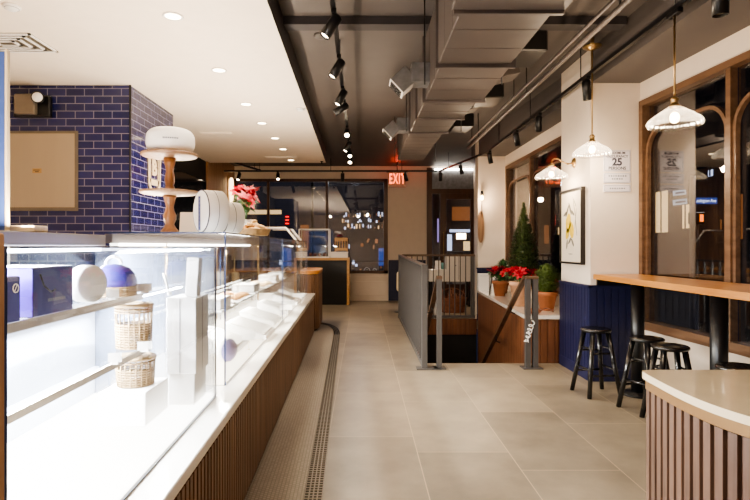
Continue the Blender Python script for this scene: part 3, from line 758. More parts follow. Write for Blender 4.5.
def leaf_blade(f, base, d, l, w, droop=.25):
    base = Vector(base); d = Vector(d).normalized(); s = d.cross(Vector((0, 0, 1)))
    if s.length < .01: s = Vector((1, 0, 0))
    s.normalize(); up = s.cross(d)
    m1 = base+d*l*.5+up*l*.06; tip = base+d*l-Vector((0, 0, droop*l))
    vs = [f.bm.verts.new(p) for p in (base, m1-s*w*.5, tip, m1+s*w*.5)]; c = f.bm.verts.new(m1-up*.02*l)
    f._tag([f.bm.faces.new((vs[i], vs[(i+1) % 4], c)) for i in range(4)])
def poinsettia(label, x, y, z, pot_r, pot_h, fl_r, spread, n, hgt, potmat, seed, group=None):
    t = thing('poinsettia', label, 'plant', (x, y, z)); rnd = random.Random(seed)
    f = MB(); f.lathe([(0, 0), (pot_r*.68, 0), (pot_r*.95, pot_h*.80), (pot_r*1.06, pot_h*.80), (pot_r*1.08, pot_h), (pot_r*.95, pot_h), (pot_r*.92, pot_h*.9), (0, pot_h*.9)], (x, y, z), 28); f.build('pot', potmat, t)
    heads = []
    for i in range(n):
        a = 2*PI*i/n*1.618*2.3; rr = spread*math.sqrt((i+.3)/n); heads.append(Vector((x+rr*math.cos(a), y+rr*math.sin(a), z+pot_h+hgt*(1-.35*(rr/spread)**2)+rnd.uniform(-.02, .02))))
    f = MB()
    for h in heads: f.path([Vector((x, y, z+pot_h*.88)), Vector(((x+h.x)/2, (y+h.y)/2, z+pot_h+(h.z-z-pot_h)*.6)), h], .004, 6)
    f.build('stems', M['leaf3'], t)
    f = MB()
    for h in heads:
        for k in range(7):
            a = rnd.random()*6.28; e = rnd.uniform(-.35, .3); b = Vector((x, y, z+pot_h)).lerp(h, rnd.uniform(.45, .97)); leaf_blade(f, b, (math.cos(a), math.sin(a), e), fl_r*rnd.uniform(.8, 1.2), fl_r*.55)
    f.build('leaves', M['leaf3'], t)
    for i, h in enumerate(heads):
        f = MB(); dx, dy = h.x-x, h.y-y
        bract_flower(f, h, 7, fl_r, (-dy*3.2/max(spread*8, .1)+.6, dx*3.2/max(spread*8, .1)), seed*31+i)
        fl = f.build('flower', M['red'], t)
    return t
poinsettia('red poinsettia in a small white pot on the roof of the long glass case', -.955, 4.35, ZT, .055, .14, .10, .13, 8, .24, M['white_gloss'], 3)
t = thing('pastry_basket', 'flat wicker basket heaped with golden cookies on the case roof', 'basket', (-.82, 4.0, ZT))
f = MB()
for k in range(6): f.lathe([(.105+.004*k, 0), (.112+.004*k, .005), (.105+.004*k, .010)], (-.82, 4.0, ZT+.0085*k), 30, None, (.02, 15))
f.lathe([(0, 0), (.105, 0), (.105, .03), (0, .03)], (-.82, 4.0, ZT), 24); f.build('weave', M['wicker'], t)
rnd = random.Random(5)
for i in range(26):
    a = rnd.random()*6.28; r = .095*math.sqrt(rnd.random()); z = ZT+.045+.07*(1-r/.1)*rnd.uniform(.5, 1)
    f = MB(); c = (-.82+r*math.cos(a), 4.0+r*math.sin(a), z); q = Euler((rnd.uniform(-.5, .5), rnd.uniform(-.5, .5), 0)).to_matrix()
    f.lathe([(0, -.008), (.022, -.008), (.027, 0), (.02, .009), (0, .011)], c, 12, q)
    o = f.build('cookie', M['pastry2'] if i % 3 else M['pastry'], None, c); setp(o, 'golden cookie heaped in the flat wicker basket', 'cookie', 'cookies in the flat basket')

# --- partition and wall things at the far left
t = thing('partition_panel', 'blue upright panel with cream edge at the far left of the photo', 'panel', (-1.9, 2.05, 0))
f = MB(); f.box(-2.6, -1.379, 2.045, 2.06, 0, 2.15); f.build('board', M['blue_panel'], t)
f = MB(); f.box(-1.3785, -1.3685, 2.043, 2.062, 0, 2.16, .002); f.build('edge_trim', M['cream'], t)
f = MB(); f.box(-1.40, -1.29, 2.09, 2.18, 1.456, 1.482, .004); o = f.build('wood_block', M['pale_wood'], None, (-1.34, 2.13, 1.456)); setp(o, 'small pale wood block beside the foot of the blue panel edge', 'block')
D = 5.9
def wp(px, py, d=D): return P(px, py, d)
t = thing('access_panel', 'square stainless steel access panel set in the navy tile wall', 'access panel', (-3.6, D-.02, 1.8))
a, b = wp(-6, 211), wp(78.5, 131)
f = MB(); f.box(a.x, b.x, D-.012, D-.001, a.z, b.z, .003); f.build('frame', M['steel_dark'], t)
f = MB(); f.box(a.x+.04, b.x-.035, D-.018, D-.0125, a.z+.04, b.z-.03, .002); f.build('door', M['steel'], t)
f = MB(); c = wp(38, 171); f.box(c.x-.05, c.x+.05, D-.0195, D-.0185, c.z-.025, c.z+.025)
f.build('plate', M['brass'], t)
f = MB(); f.box(c.x-.04, c.x+.03, D-.0205, D-.0196, c.z+.003, c.z+.012); f.box(c.x-.02, c.x+.02, D-.0205, D-.0196, c.z-.016, c.z-.006); f.build('print', M['black'], t)
t = thing('emergency_light', 'black emergency light with two round lamp heads on the navy tiles', 'emergency light', wp(37, 110))
a, b = wp(17, 118), wp(53, 97)
f = MB(); f.box(a.x, b.x, D-.07, D, a.z, b.z, .01); f.build('back_plate', M['black'], t)
a, b = wp(21.5, 117), wp(42, 97)
f = MB(); f.box(a.x, b.x, D-.14, D-.071, a.z, b.z, .012); f.build('housing', mat('bronze_housing', (124,114,102), .35, .4), t)
for px, py in ((46.5, 101.5), (9.5, 101.5)):
    c = wp(px, py)+Vector((0, -.16, 0)); q = Matrix.Rotation(PI/2, 3, 'X') @ Matrix.Rotation(.25, 3, 'Y')
    f = MB(); f.lathe([(.02, -.07), (.05, -.05), (.066, 0), (.066, .012), (.058, .014)], c, 20, q); f.tube(c+Vector((0, .06, 0)), c+Vector((0, .13, -.02)), .018, n=8); h = f.build('lamp_head', M['black'], t)
    f = MB(); f.lathe([(.058, .010), (.045, .02), (0, .024)], c, 20, q); f.build('lens', M['white_gloss'], h)
# gold crest with the letter B on the side of the tile block
t = thing('wall_crest', 'gold shield shaped crest with a letter on the navy tile side wall', 'crest', (-2.57, 6.6, 1.9))
c = Vector((-2.574, 6.56, 2.34))
def shield(s, k=1.0):
    return [(c.x, c.y+y*s, c.z+z*s) for y, z in ((-.5, .62), (-.28, .66), (-.2, .82), (.2, .82), (.28, .66), (.5, .62), (.46, -.45), (.32, -.68), (0, -.82), (-.32, -.68), (-.46, -.45))]
f = MB(); o_, i_ = shield(.40), shield(.33)
for k in range(11): f.extr([o_[k], o_[(k+1) % 11], i_[(k+1) % 11], i_[k]], (.012, 0, 0))
f.build('border', M['pale_wood'], t)
f = MB(); f.box(-2.574, -2.566, c.y-.1, c.y+.1, c.z-.19, c.z-.12)
for dy in (-.12, .12): f.box(-2.574, -2.566, c.y+dy-.008, c.y+dy+.008, c.z-.12, c.z+.16)
f.box(-2.574, -2.566, c.y-.12, c.y+.12, c.z+.15, c.z+.17); f.build('inner_bars', M['pale_wood'], t)
text_mesh('B', .26, M['pale_wood'], t, facing((-2.57, c.y, c.z+.02), (1, 0, 0)), 'letter', .004, .012)
# ================================================================== FAR END
t = thing('service_cabinet', 'black fronted cabinet with oak top and oak edge below the far window', 'cabinet', (-.9, 12.9, 0))
f = MB(); f.box(-1.5, -.36, 12.62, 13.2, 0, 1.06); f.build('carcass', M['black'], t)
f = MB(); f.box(-1.52, -.30, 12.58, 13.22, 1.06, 1.115, .004); f.build('top', M['oak_x'], t)
f = MB(); f.box(-.36, -.30, 12.58, 13.22, 0, 1.06); f.build('side_panel', M['oak_x'], t)
t = thing('pastry_box_case', 'small square glass case with white frame on the black cabinet', 'display case', (-1.2, 12.9, 1.116))
x0, x1, y0, y1, z0, z1 = -1.5, -.79, 12.65, 13.15, 1.116, 1.80
f = MB()
for x in (x0, x1):
    for y in (y0, y1): f.box(x-.014, x+.014, y-.014, y+.014, z0, z1)
for z in (z0+.012, z1):
    for y in (y0, y1): f.box(x0, x1, y-.012, y+.012, z-.012, z+.012)
    for x in (x0, x1): f.box(x-.012, x+.012, y0, y1, z-.012, z+.012)
f.build('frame', M['porcelain'], t)
for y in (y0, y1): f = MB(); f.pane(x0+.015, x1-.015, y-.003, y+.003, z0+.025, z1-.015); f.build('glass_pane', [M['gl'], M['gl_edge']], t)
f = MB(); f.pane(x0+.015, x1-.015, y0+.015, y1-.015, z0+.32, z0+.326); f.build('shelf', [M['gl'], M['gl_edge']], t)
for i in range(5):
    x = -1.36+.11*i
    f = MB(); f.ball((x, 12.86, 1.19), .05, 12, 8, (.9, 1.5, .9)); 
    for k in range(3): f.tube((x-.03, 12.80+.05*k, 1.215), (x+.03, 12.81+.05*k, 1.215), .012, n=6)
    o = f.build('bread_loaf', M['wicker_red'], None, (x, 12.86, 1.145)); setp(o, 'brown loaf in the small glass case on the black cabinet', 'bread', 'loaves in the small glass case')
t = thing('white_tray_box', 'low white box on the right end of the black cabinet', 'box', (-.55, 12.85, 1.116))
f = MB(); f.box(-.76, -.34, 12.7, 13.05, 1.116, 1.23, .006); f.build('base', M['porcelain'], t)
f = MB(); f.box(-.77, -.33, 12.69, 13.06, 1.231, 1.26, .006); f.build('lid', M['porcelain'], t)
t = thing('wooden_rack', 'orange wooden slatted rack standing on the low white box', 'rack', (-.5, 12.85, 1.261))
f = MB(); f.box(-.66, -.64, 12.8, 12.9, 1.261, 1.60); f.box(-.37, -.35, 12.8, 12.9, 1.261, 1.60); f.build('side', M['oak_x'], t)
f = MB(); f.box(-.64, -.37, 12.8, 12.9, 1.29, 1.35); f.box(-.64, -.37, 12.8, 12.9, 1.52, 1.60); f.build('rail', M['oak_x'], t)
for i in range(4): f = MB(); f.box(-.61+.06*i, -.585+.06*i, 12.83, 12.86, 1.35, 1.52); f.build('slat', M['oak_x'], t)
t = thing('wall_light', 'slim glowing wall light on the tan wood wall beside the far window', 'wall light', (LX+.035, 12.95, 2.7))
f = MB(); f.box(LX+.032, LX+.05, 12.88, 13.02, 2.4, 3.1, .004); f.build('back_plate', M['brass'], t)
f = MB(); f.lathe([(0, -.3), (.04, -.28), (.055, 0), (.05, .25), (.03, .31), (0, .32)], (LX+.11, 12.95, 2.75), 16); f.build('glass_tube', emis('warm_tube', (255,220,170), 3), t)
# exit sign
t = thing('exit_sign', 'red lit exit sign hanging near the far wall', 'sign', (.86, 12.95, CEIL))
f = MB(); f.box(.64, 1.07, 12.94, 12.965, 2.83, 3.20, .004); f.build('plate', mat('exit_plate', (196,170,150), .5), t)
f = MB(); f.box(.6, 1.11, 12.92, 12.985, 3.2, 3.25, .003); f.tube((.86, 12.95, 3.25), (.86, 12.95, CEIL), .012, n=8); f.build('mount', M['black'], t)
text_mesh('EXIT', .27, M['exit_red'], t, facing((.855, 12.937, 3.03), (0, -1, 0)) @ Matrix.Diagonal((.62, 1.3, 1, 1)), 'lettering', .002, .006, 1.18)
light('exit_glow', 'POINT', (.86, 12.86, 3.3), 3.5, (1, .08, .04), .05)
# console beyond the railing
t = thing('white_console', 'low white console cabinet on dark legs behind the stair railing', 'cabinet', (2.2, 12.4, 0))
f = MB(); f.box(1.95, 2.53, 12.2, 12.6, .58, 1.19, .006); f.build('body', M['porcelain'], t)
f = MB(); f.box(1.55, 1.948, 12.2, 12.6, .58, .86, .006); f.build('side_body', M['porcelain'], t)
for x in (1.6, 2.48):
    for y in (12.25, 12.55): f = MB(); f.box(x-.02, x+.02, y-.02, y+.02, 0, .58); f.build('leg', M['black'], t)
f = MB(); f.box(2.22, 2.226, 12.196, 12.2, .62, 1.15); f.ball((2.16, 12.195, .95), .012); f.build('door_seam', M['grey_print'], t)
f = MB(); f.box(1.7, 1.82, 12.25, 12.36, .862, 1.06, .004); o = f.build('carton', M['white'], None, (1.76, 12.3, .861)); setp(o, 'small white carton on the console behind the railing', 'box')
f = MB(); f.lathe([(.03, 0), (.036, 0), (.046, .15), (.042, .15), (.032, .01)], (1.88, 12.3, .862), 16); o = f.build('paper_cup', M['teal'], None, (1.88, 12.3, .861)); setp(o, 'teal cup on the console behind the railing', 'cup')
t = thing('wicker_log_basket', 'reddish wicker basket full of twigs on the floor behind the railing', 'basket', (1.92, 11.3, 0))
f = MB()
for k in range(14): f.lathe([(.25+.004*k, 0), (.262+.004*k, .012), (.25+.004*k, .024)], (1.92, 11.3, .022*k), 40, None, (.025, 20))
f.lathe([(0, 0), (.25, 0), (.25, .03), (0, .03)], (1.92, 11.3, .0), 24); f.build('weave', M['wicker_red'], t)
f = MB(); rnd = random.Random(9)
for i in range(26):
    a = rnd.random()*6.28; r = .2*math.sqrt(rnd.random()); p = Vector((1.92+r*math.cos(a), 11.3+r*math.sin(a), .03)); f.tube(p, p+Vector((rnd.uniform(-.12, .12), rnd.uniform(-.12, .12), rnd.uniform(.32, .48))), .014, .008, 6)
f.build('twigs', M['wicker_red'], t)
f = MB(); pts = [(1.92+.29*math.cos(a), 11.3, .3+.2*math.sin(a)) for a in [PI*i/10 for i in range(11)]]; f.path(pts, .012, 6); f.build('handle', M['wicker_red'], t)
t = thing('hand_sanitizer_stand', 'cream rounded dispenser on a slim stand beyond the railing end', 'dispenser', (.83, 11.2, 0))
f = MB(); f.box(.73, .90, 11.12, 11.26, .44, .86, .05, seg=3); f.build('housing', M['cream'], t)
f = MB(); f.tube((.83, 11.2, .02), (.83, 11.2, 1.18), .014, n=8); f.build('pole', M['cream'], t)
f = MB(); f.lathe([(0, 0), (.15, 0), (.15, .012), (.02, .02), (0, .02)], (.83, 11.2, 0), 20); f.build('base', M['rail'], t)

# ================================================================== STAIR RAILING AND LEDGE
def xl(y): return .733+.0048*(y-6.03)
t = thing('stair_railing', 'grey steel guard railing with upright bars around the stair opening', 'railing', (.74, 8, 0))
n = 30
for i in range(n):
    y = 6.12+i*(10.1-6.12)/(n-1); x = xl(y)-.02
    f = MB(); f.box(x-.016, x+.016, y-.006, y+.006, .05, 1.165+.045*(y-6.1)/4); f.build('baluster', M['rail'], t)
f = MB()
for y0, y1 in ((6.03, 10.25),):
    x0, x1 = xl(y0)-.02, xl(y1)-.02
    f.extr([(x0-.03, y0, 1.165), (x0+.03, y0, 1.165), (x0+.03, y0, 1.19), (x0-.03, y0, 1.19)], (x1-x0, y1-y0, .045)); 
f.build('side_top_rail', M['rail'], t)
f = MB(); x0, x1 = xl(6.03)-.02, xl(10.25)-.02; f.extr([(x0-.025, 6.03, .012), (x0+.025, 6.03, .012), (x0+.025, 6.03, .05), (x0-.025, 6.03, .05)], (x1-x0, 4.22, 0)); f.build('side_bottom_rail', M['rail'], t)
for y, w in ((6.05, .03), (10.25, .03)):
    x = xl(y)-.02; f = MB(); f.box(x-.03, x+.03, y-w, y+w, .012, 1.19 if y < 7 else 1.235); f.build('post', M['rail'], t)
f = MB(); f.box(.62, .90, 5.98, 6.12, .0005, .012); f.build('base_plate', M['rail'], t)
for i in range(13):
    x = .86+i*.104
    f = MB(); f.box(x-.008, x+.008, 10.235, 10.265, .06, 1.20); f.build('baluster', M['rail'], t)
f = MB(); f.box(.77, 2.18, 10.22, 10.28, 1.20, 1.24, .004); f.build('back_top_rail', M['rail_cap'], t)
f = MB(); f.box(.77, 2.18, 10.225, 10.275, .012, .06); f.build('back_bottom_rail', M['rail'], t)
f = MB(); f.box(2.12, 2.17, 10.22, 10.28, .012, 1.2); f.build('post', M['rail'], t)
def handrail(label, x, posts, out):
    t = thing('stair_handrail', label, 'handrail', (x, 6.1, 0))
    for px in posts:
        f = MB(); f.box(px-.028, px+.028, 6.05, 6.11, .012, 1.02); f.build('post', M['rail'], t)
    f = MB(); f.box(min(posts)-.07, max(posts)+.07, 6.0, 6.16, .0005, .012); f.build('base_plate', M['rail'], t)
    f = MB(); f.box(min(posts)-.03, max(posts)+.03, 6.045, 6.115, 1.02, 1.055, .004)
    f.extr([(x-.028, 6.08, 1.02), (x+.028, 6.08, 1.02), (x+.028, 6.08, 1.06), (x-.028, 6.08, 1.06)], (0, 2.6, -1.77)); f.build('grip', M['rail_cap'], t)
    f = MB()
    for k in (.22, .5, .8):
        y, z = 6.08+2.6*k, 1.03-1.77*k; f.path([(x, y, z), (x, y, z-.07), (x+out, y, z-.09)], .008, 6)
    f.build('bracket', M['black_metal'], t)
    return t
handrail('dark handrail and grey post on the left of the stairs', .88, [.885], -.11)
handrail('dark handrail and twin grey posts on the right of the stairs', 1.87, [1.90, 1.985], .05)
# white script fixed at the right posts
f = MB(); pts = []
for i in range(90):
    s = i/89; a = s*34; pts.append(Vector((1.865+.075*s+.028*math.cos(a)*(1 if i % 9 < 6 else .4), 6.035, .30+.235*s+.020*math.sin(a))))
f.path(pts, .0045, 5); f.tube((1.9, 6.04, .42), (1.9, 6.05, .42), .01, n=6)
o = f.build('script_ornament', M['white'], None, (1.9, 6.035, .42)); setp(o, 'small white handwritten script ornament on the right stair post', 'ornament')
# planter ledge
def lx(y): return 1.947+.059*(y-6.3)
t = thing('planter_ledge', 'wood panelled ledge with white stone top beside the stairs', 'ledge', (2.3, 8, .0))
f = MB(); f.prism([(lx(6.35)+.03, 6.35), (2.68, 6.35), (2.68, 9.96), (lx(9.96)+.03, 9.96)], -2.1, .525)
n = 38
for i in range(n):
    y0 = 6.35+i*3.61/n; y1 = y0+3.61/n-.006
    f.prism([(lx(y0)+.012, y0), (lx(y0)+.035, y0), (lx(y1)+.035, y1), (lx(y1)+.012, y1)], -2.1, .522)
for i in range(5):
    x0 = lx(6.35)+.012+i*.087; f.box(x0, min(x0+.082, 2.345), 6.335, 6.35, .003, .522)
f.build('panelling', M['stair_wood'], t)
f = MB(); f.prism([(lx(6.32), 6.32), (2.68, 6.32), (2.68, 9.97), (lx(9.97), 9.97)], .527, .57); f.build('stone_top', M['slab'], t)
LZ = .571
def pot_only(f, x, y, z, r, h): f.lathe([(0, 0), (r*.70, 0), (r*.96, h*.78), (r*1.06, h*.78), (r*1.08, h), (r*.97, h), (r*.94, h*.9), (0, h*.9)], (x, y, z), 30)
def bush(name, label, x, y, z, pr, ph, prof, dens, lsz, pm, lm, seed):
    """potted clipped bush: prof = list of (height above pot rim, radius)"""
    t = thing(name, label, 'plant', (x, y, z)); rnd = random.Random(seed)
    f = MB(); pot_only(f, x, y, z, pr, ph); f.build('pot', pm, t)
    f = MB(); f.tube((x, y, z+ph*.85), (x, y, z+ph+prof[-1][0]*.9), .012, .004, 8); f.build('trunk', M['stem'], t)
    f = MB(); zt = z+ph
    f.lathe([(max(r*.62, .001), h) for h, r in prof], (x, y, zt), 16)
    H = prof[-1][0]-prof[0][0]
    def rad(h):
        for (a, ra), (b, rb) in zip(prof, prof[1:]):
            if a <= h <= b: return ra+(rb-ra)*(h-a)/(b-a)
        return 0
    for i in range(dens):
        while True:
            h = prof[0][0]+H*rnd.random()
            if rnd.random() < rad(h)/max(r for _, r in prof)+.22: break
        a = rnd.random()*6.28; r = rad(h)*rnd.uniform(.6, 1.05)
        d = Vector((math.cos(a), math.sin(a), rnd.uniform(-.3, 1.0)))+Vector((rnd.uniform(-.5, .5), rnd.uniform(-.5, .5), 0))
        k = .35+.65*rad(h)/max(q for _, q in prof); leaf_blade(f, (x+r*math.cos(a), y+r*math.sin(a), zt+h), d+Vector((0, 0, 1.6*(1-k))), lsz*k*rnd.uniform(.7, 1.3), lsz*.5*k, .1)
    f.build('foliage', lm, t); return t
bush('topiary_cone', 'tall cone shaped evergreen topiary in front of the far side window', 2.44, 8.0, LZ, .12, .24, [(0, .10), (.06, .19), (.25, .205), (.5, .18), (.75, .13), (.98, .065), (1.12, .03), (1.24, .008)], 4200, .072, M['terracotta2'], M['leaf'], 1)
bush('potted_bush', 'small dark bush at the far end of the ledge behind the poinsettias', 2.50, 9.38, LZ, .09, .18, [(0, .07), (.05, .13), (.15, .16), (.27, .14), (.37, .07), (.42, .01)], 1500, .05, M['terracotta'], M['leaf3'], 2)
bush('boxwood_ball', 'round clipped boxwood ball in an orange terracotta pot at the front of the ledge', 2.40, 6.88, LZ, .125, .24, [(-.02, .07), (.03, .12), (.10, .15), (.18, .155), (.26, .13), (.33, .07), (.36, .01)], 3600, .034, M['terracotta'], M['leaf2'], 3)
poinsettia('red poinsettia in an orange terracotta pot farthest along the ledge', 2.30, 8.85, LZ, .12, .25, .11, .17, 9, .20, M['terracotta'], 11)
poinsettia('red poinsettia in a tall pale terracotta pot in the middle of the ledge', 2.19, 7.36, LZ, .135, .34, .115, .21, 11, .15, M['terracotta2'], 12)
poinsettia('red poinsettia half hidden behind the boxwood ball by the pillar', 2.55, 7.26, LZ, .09, .22, .08, .09, 6, .15, M['terracotta'], 13)
t = thing('brass_bowl', 'low brown bowl with a curled handle at the front of the ledge', 'bowl', (2.10, 6.46, LZ))
f = MB(); f.lathe([(.02, 0), (.05, .004), (.085, .03), (.095, .06), (.09, .06), (.078, .032), (.04, .012), (0, .010)], (2.10, 6.47, LZ), 28); f.build('bowl', M['wicker_red'], t)
f = MB(); f.path([(2.19, 6.47, LZ+.05), (2.25, 6.46, LZ+.07), (2.31, 6.45, LZ+.05), (2.33, 6.45, LZ+.03)], .009, 8); f.build('handle', M['wicker_red'], t)
for k, (x, y, lab) in enumerate(((2.245, 9.82, 'white square carton at the far end of the ledge nearest the pillar'), (2.47, 9.83, 'white square carton at the far end of the ledge beside the potted poinsettia'))):
    t = thing('white_carton', lab, 'box', (x, y, LZ))
    f = MB(); f.box(x-.095, x+.095, y-.05, y+.05, LZ, LZ+.32, .004, rot=Matrix.Rotation(.1, 3, 'Z')); f.build('carton', M['white'], t)
    f = MB(); f.box(x-.08, x+.08, y-.0535, y-.0525, LZ+.275, LZ+.278, rot=Matrix.Rotation(.1, 3, 'Z'), piv=(x, y, LZ)); f.build('flap_line', M['grey_print'], t)
t = thing('card_stand', 'thin dark easel stand in front of the white cartons', 'stand', (2.20, 9.0, LZ))
f = MB(); f.tube((2.16, 9.0, LZ), (2.215, 9.02, LZ+.34), .006, n=6); f.tube((2.26, 9.0, LZ), (2.205, 9.02, LZ+.34), .006, n=6); f.tube((2.21, 9.1, LZ), (2.21, 9.02, LZ+.34), .006, n=6); f.build('legs', M['black_metal'], t)
f = MB(); f.box(2.185, 2.235, 9.0, 9.02, LZ+.30, LZ+.40, .004); f.build('clip', M['stem'], t)
# carved wood wall light on the far pillar
t = thing('wood_wall_sconce', 'carved wooden wall sconce with a small bulb on the far white pillar', 'wall light', (2.22, 9.99, 1.7))
f = MB(); pts = []
for i in range(20): a = 2*PI*i/20; pts.append((2.235+.055*math.cos(a), 9.985, 1.76+.3*math.copysign(abs(math.sin(a))**.6, math.sin(a))))
f.extr(pts, (0, -.03, 0)); f.build('wood_plate', M['cake_wood'], t)
f = MB(); f.path([(2.24, 9.95, 2.0), (2.24, 9.90, 2.05), (2.24, 9.90, 2.34)], .008, 6); f.lathe([(.02, 0), (.035, .03), (.02, .09)], (2.24, 9.9, 2.34), 12); f.build('arm', M['black_metal'], t)
f = MB(); f.ball((2.24, 9.90, 2.30), .028, 10, 8, (1, 1, 1.6)); f.build('bulb', M['bulb'], t)
light('sconce_bulb_far', 'POINT', (2.20, 9.80, 2.26), 9, (1, .74, .5), .04)
# ================================================================== CEILING
OR = ['nearest', 'second', 'third', 'fourth', 'fifth', 'sixth', 'farthest']
for k, (px, py) in enumerate(((173, 16), (219, 70), (246, 104), (262, 123), (275, 138), (283, 149), (291, 160))):
    d = (SOF-CH)*F/(CY-py); x = (px-CX)*d/F
    t = thing('downlight', f'round recessed downlight in the white ceiling, {OR[k]} of the row of seven', 'downlight', (x, d, SOF))
    f = MB(); f.lathe([(.062, -.001), (.078, -.001), (.080, -.006), (.062, -.008), (.060, -.001)], (x, d, SOF), 28); f.build('trim_ring', M['white'], t)
    f = MB(); f.lathe([(0, -.003), (.06, -.003)], (x, d, SOF), 24); f.build('lens', M['lamp'], t)
    light('downlight_lamp', 'SPOT', (x, d, SOF-.02), 62, (1, .80, .58), .05, (0, 0, 0), 2.5, .7)
def vent(name, label, cx, cy, z, w, l, n):
    t = thing(name, label, 'air vent', (cx, cy, z))
    f = MB(); f.box(cx-w/2, cx+w/2, cy-l/2, cy+l/2, z-.004, z-.001); f.build('backing', M['steel_dark'], t)
    f = MB()
    for k in range(4):
        a = w/2*(1-k*.24); b = l/2*(1-k*.24)
        f.box(cx-a, cx+a, cy-b, cy-b+.022, z-.014, z-.0045); f.box(cx-a, cx+a, cy+b-.022, cy+b, z-.014, z-.0045); f.box(cx-a, cx-a+.022, cy-b, cy+b, z-.014, z-.0045); f.box(cx+a-.022, cx+a, cy-b, cy+b, z-.014, z-.0045)
    f.build('louvres', M['white'], t)
vent('air_vent', 'square louvred air vent in the white ceiling at the far left', -3.12, 4.66, SOF, .66, .42, 4)
f = MB(); f.box(-1.95, -1.30, 10.55, 10.75, SOF-.008, SOF-.001)
for i in range(5): f.box(-1.93, -1.32, 10.575+.034*i, 10.59+.034*i, SOF-.014, SOF-.008)
o = f.build('air_vent', M['white_ceiling'], None, (-1.6, 10.65, SOF-.008)); setp(o, 'long slot air vent at the far end of the white ceiling', 'air vent')
f = MB(); f.box(-2.55, -2.05, 8.3, 8.42, SOF-.012, SOF-.001)
for i in range(3): f.box(-2.54, -2.06, 8.31+.036*i, 8.33+.036*i, SOF-.018, SOF-.012)
o = f.build('air_vent', M['white_ceiling'], None, (-2.3, 8.36, SOF-.012)); setp(o, 'thin slot air vent in the white ceiling right of the cake stand', 'air vent')
def detector(label, x, y, z):
    t = thing('smoke_detector', label, 'smoke detector', (x, y, z))
    f = MB(); f.lathe([(.06, -.001), (.062, -.012), (.045, -.022), (.03, -.034), (0, -.036)], (x, y, z), 24); f.build('housing', M['white'], t)
    f = MB(); f.lathe([(.047, -.0225), (.049, -.0225), (.049, -.02), (.047, -.02), (.047, -.0225)], (x, y, z), 24); f.build('slot', M['grey_print'], t)
detector('white smoke detector in the top left corner of the white ceiling', -2.61, 3.95, SOF)
detector('white smoke detector near the edge of the white ceiling', -.80, 6.9, SOF)
f = MB(); f.lathe([(.07, -.001), (.072, -.012), (.05, -.03), (0, -.034)], (-.40, 5.15, CEIL), 24); o = f.build('smoke_detector', M['dark_ceiling'], None, (-.40, 5.15, CEIL-.034)); setp(o, 'dark smoke detector on the dark ceiling beside the left light track', 'smoke detector')
f = MB(); f.lathe([(.03, 0), (.032, -.01), (.012, -.02), (.012, -.05), (.028, -.055), (.028, -.06), (0, -.06)], (-.85, 11.2, SOF), 16); o = f.build('sprinkler_head', M['black_metal'], None, (-.85, 11.2, SOF-.06)); setp(o, 'dark sprinkler head at the far corner of the white ceiling', 'sprinkler')
# light tracks
def track(label, a, b, hang):
    a = Vector(a); b = Vector(b); mid = (a+b)/2
    t = thing('light_track', label, 'light track', mid)
    d = (b-a).normalized(); s = Vector((-d.y, d.x, 0))*.018
    f = MB(); f.extr([a-s-Vector((0,0,.018)), a+s-Vector((0,0,.018)), a+s+Vector((0,0,.018)), a-s+Vector((0,0,.018))], b-a); f.build('rail', M['black'], t)
    n = max(2, int((b-a).length/1.6))
    for i in range(n):
        p = a+(b-a)*((i+.5)/n); f = MB(); f.tube(p+Vector((0, 0, .018)), (p.x, p.y, hang), .006, n=6); f.build('hanger', M['black'], t)
TZ = 3.20; RZ = 3.10
track('long black light track over the left side of the aisle', (-.2, -2, TZ), (-.235, 10.9, TZ), CEIL)
track('long black light track over the right side by the pendant lamps', (2.22, -2, RZ), (2.27, 9.6, RZ), CEIL)
track('black light track across the room before the far window', (-3.2, 12.3, 3.14), (1.75, 12.3, 3.14), CEIL)
track('short black light track joining the far track and the right hand track', (1.78, 12.28, 3.13), (2.26, 9.65, 3.10), CEIL)
track('short black light track running back from the far track over the counter', (-2.75, 11.5, 3.2), (-2.35, 12.27, 3.15), CEIL)
LENS_ON = M['spot_lens']; LENS_OFF = M['steel']
def spot(label, base, dirv, on=True, power=40, size=1.0, cone=.95, group=None):
    b = Vector(base); d = Vector(dirv).normalized(); q = d.to_track_quat('Z', 'Y').to_matrix()
    t = thing('track_spotlight', label, 'spotlight', b, group=group)
    f = MB(); f.box(b.x-.018, b.x+.018, b.y-.06, b.y+.06, b.z-.05, b.z-.018, .003); f.build('adapter', M['black'], t)
    j = b+Vector((0, 0, -.10))
    f = MB(); f.tube(b+Vector((0, 0, -.05)), j, .011, n=8); f.ball(j, .018, 8, 6); f.build('joint', M['black'], t)
    c = j-d*.05*size; e = c+d*.19*size
    f = MB(); R = .042*size; f.lathe([(0, 0), (R*.9, 0), (R, .012), (R, .19*size), (R*.86, .19*size), (R*.84, .172*size), (0, .170*size)], c, 20, q); f.build('can', M['black'], t)
    f = MB(); f.lathe([(0, .174*size), (R*.83, .174*size)], c, 20, q); f.build('lens', LENS_ON if on else LENS_OFF, t)
    if on and power: light('track_lamp', 'SPOT', e+d*.01, power, (1, .84, .66), .03, d.to_track_quat('-Z', 'Y').to_euler(), cone, .5)
LT = [(3.1, (-.75, -.15, -.6)), (4.02, (-.5, -.12, -.8)), (4.98, (-.5, -.15, -.85)), (5.95, (-.45, -.2, -.9)), (6.5, (-.8, -.1, -.5)), (7.9, (.0, -.75, -.5)), (8.9, (-.4, -.3, -.8)), (9.7, (.05, -.8, -.55)), (10.4, (-.05, -.75, -.55))]
LN = ['nearest', 'second', 'third', 'fourth', 'fifth', 'sixth', 'seventh', 'eighth', 'farthest']
for k, (y, dv) in enumerate(LT):
    spot(f'black track spotlight, {LN[k]} from the camera on the left track', (-.2-.0027*y, y, TZ), dv, True, 70 if dv[1] > -.4 else 25, 1.15 if k == 0 else 1.0)
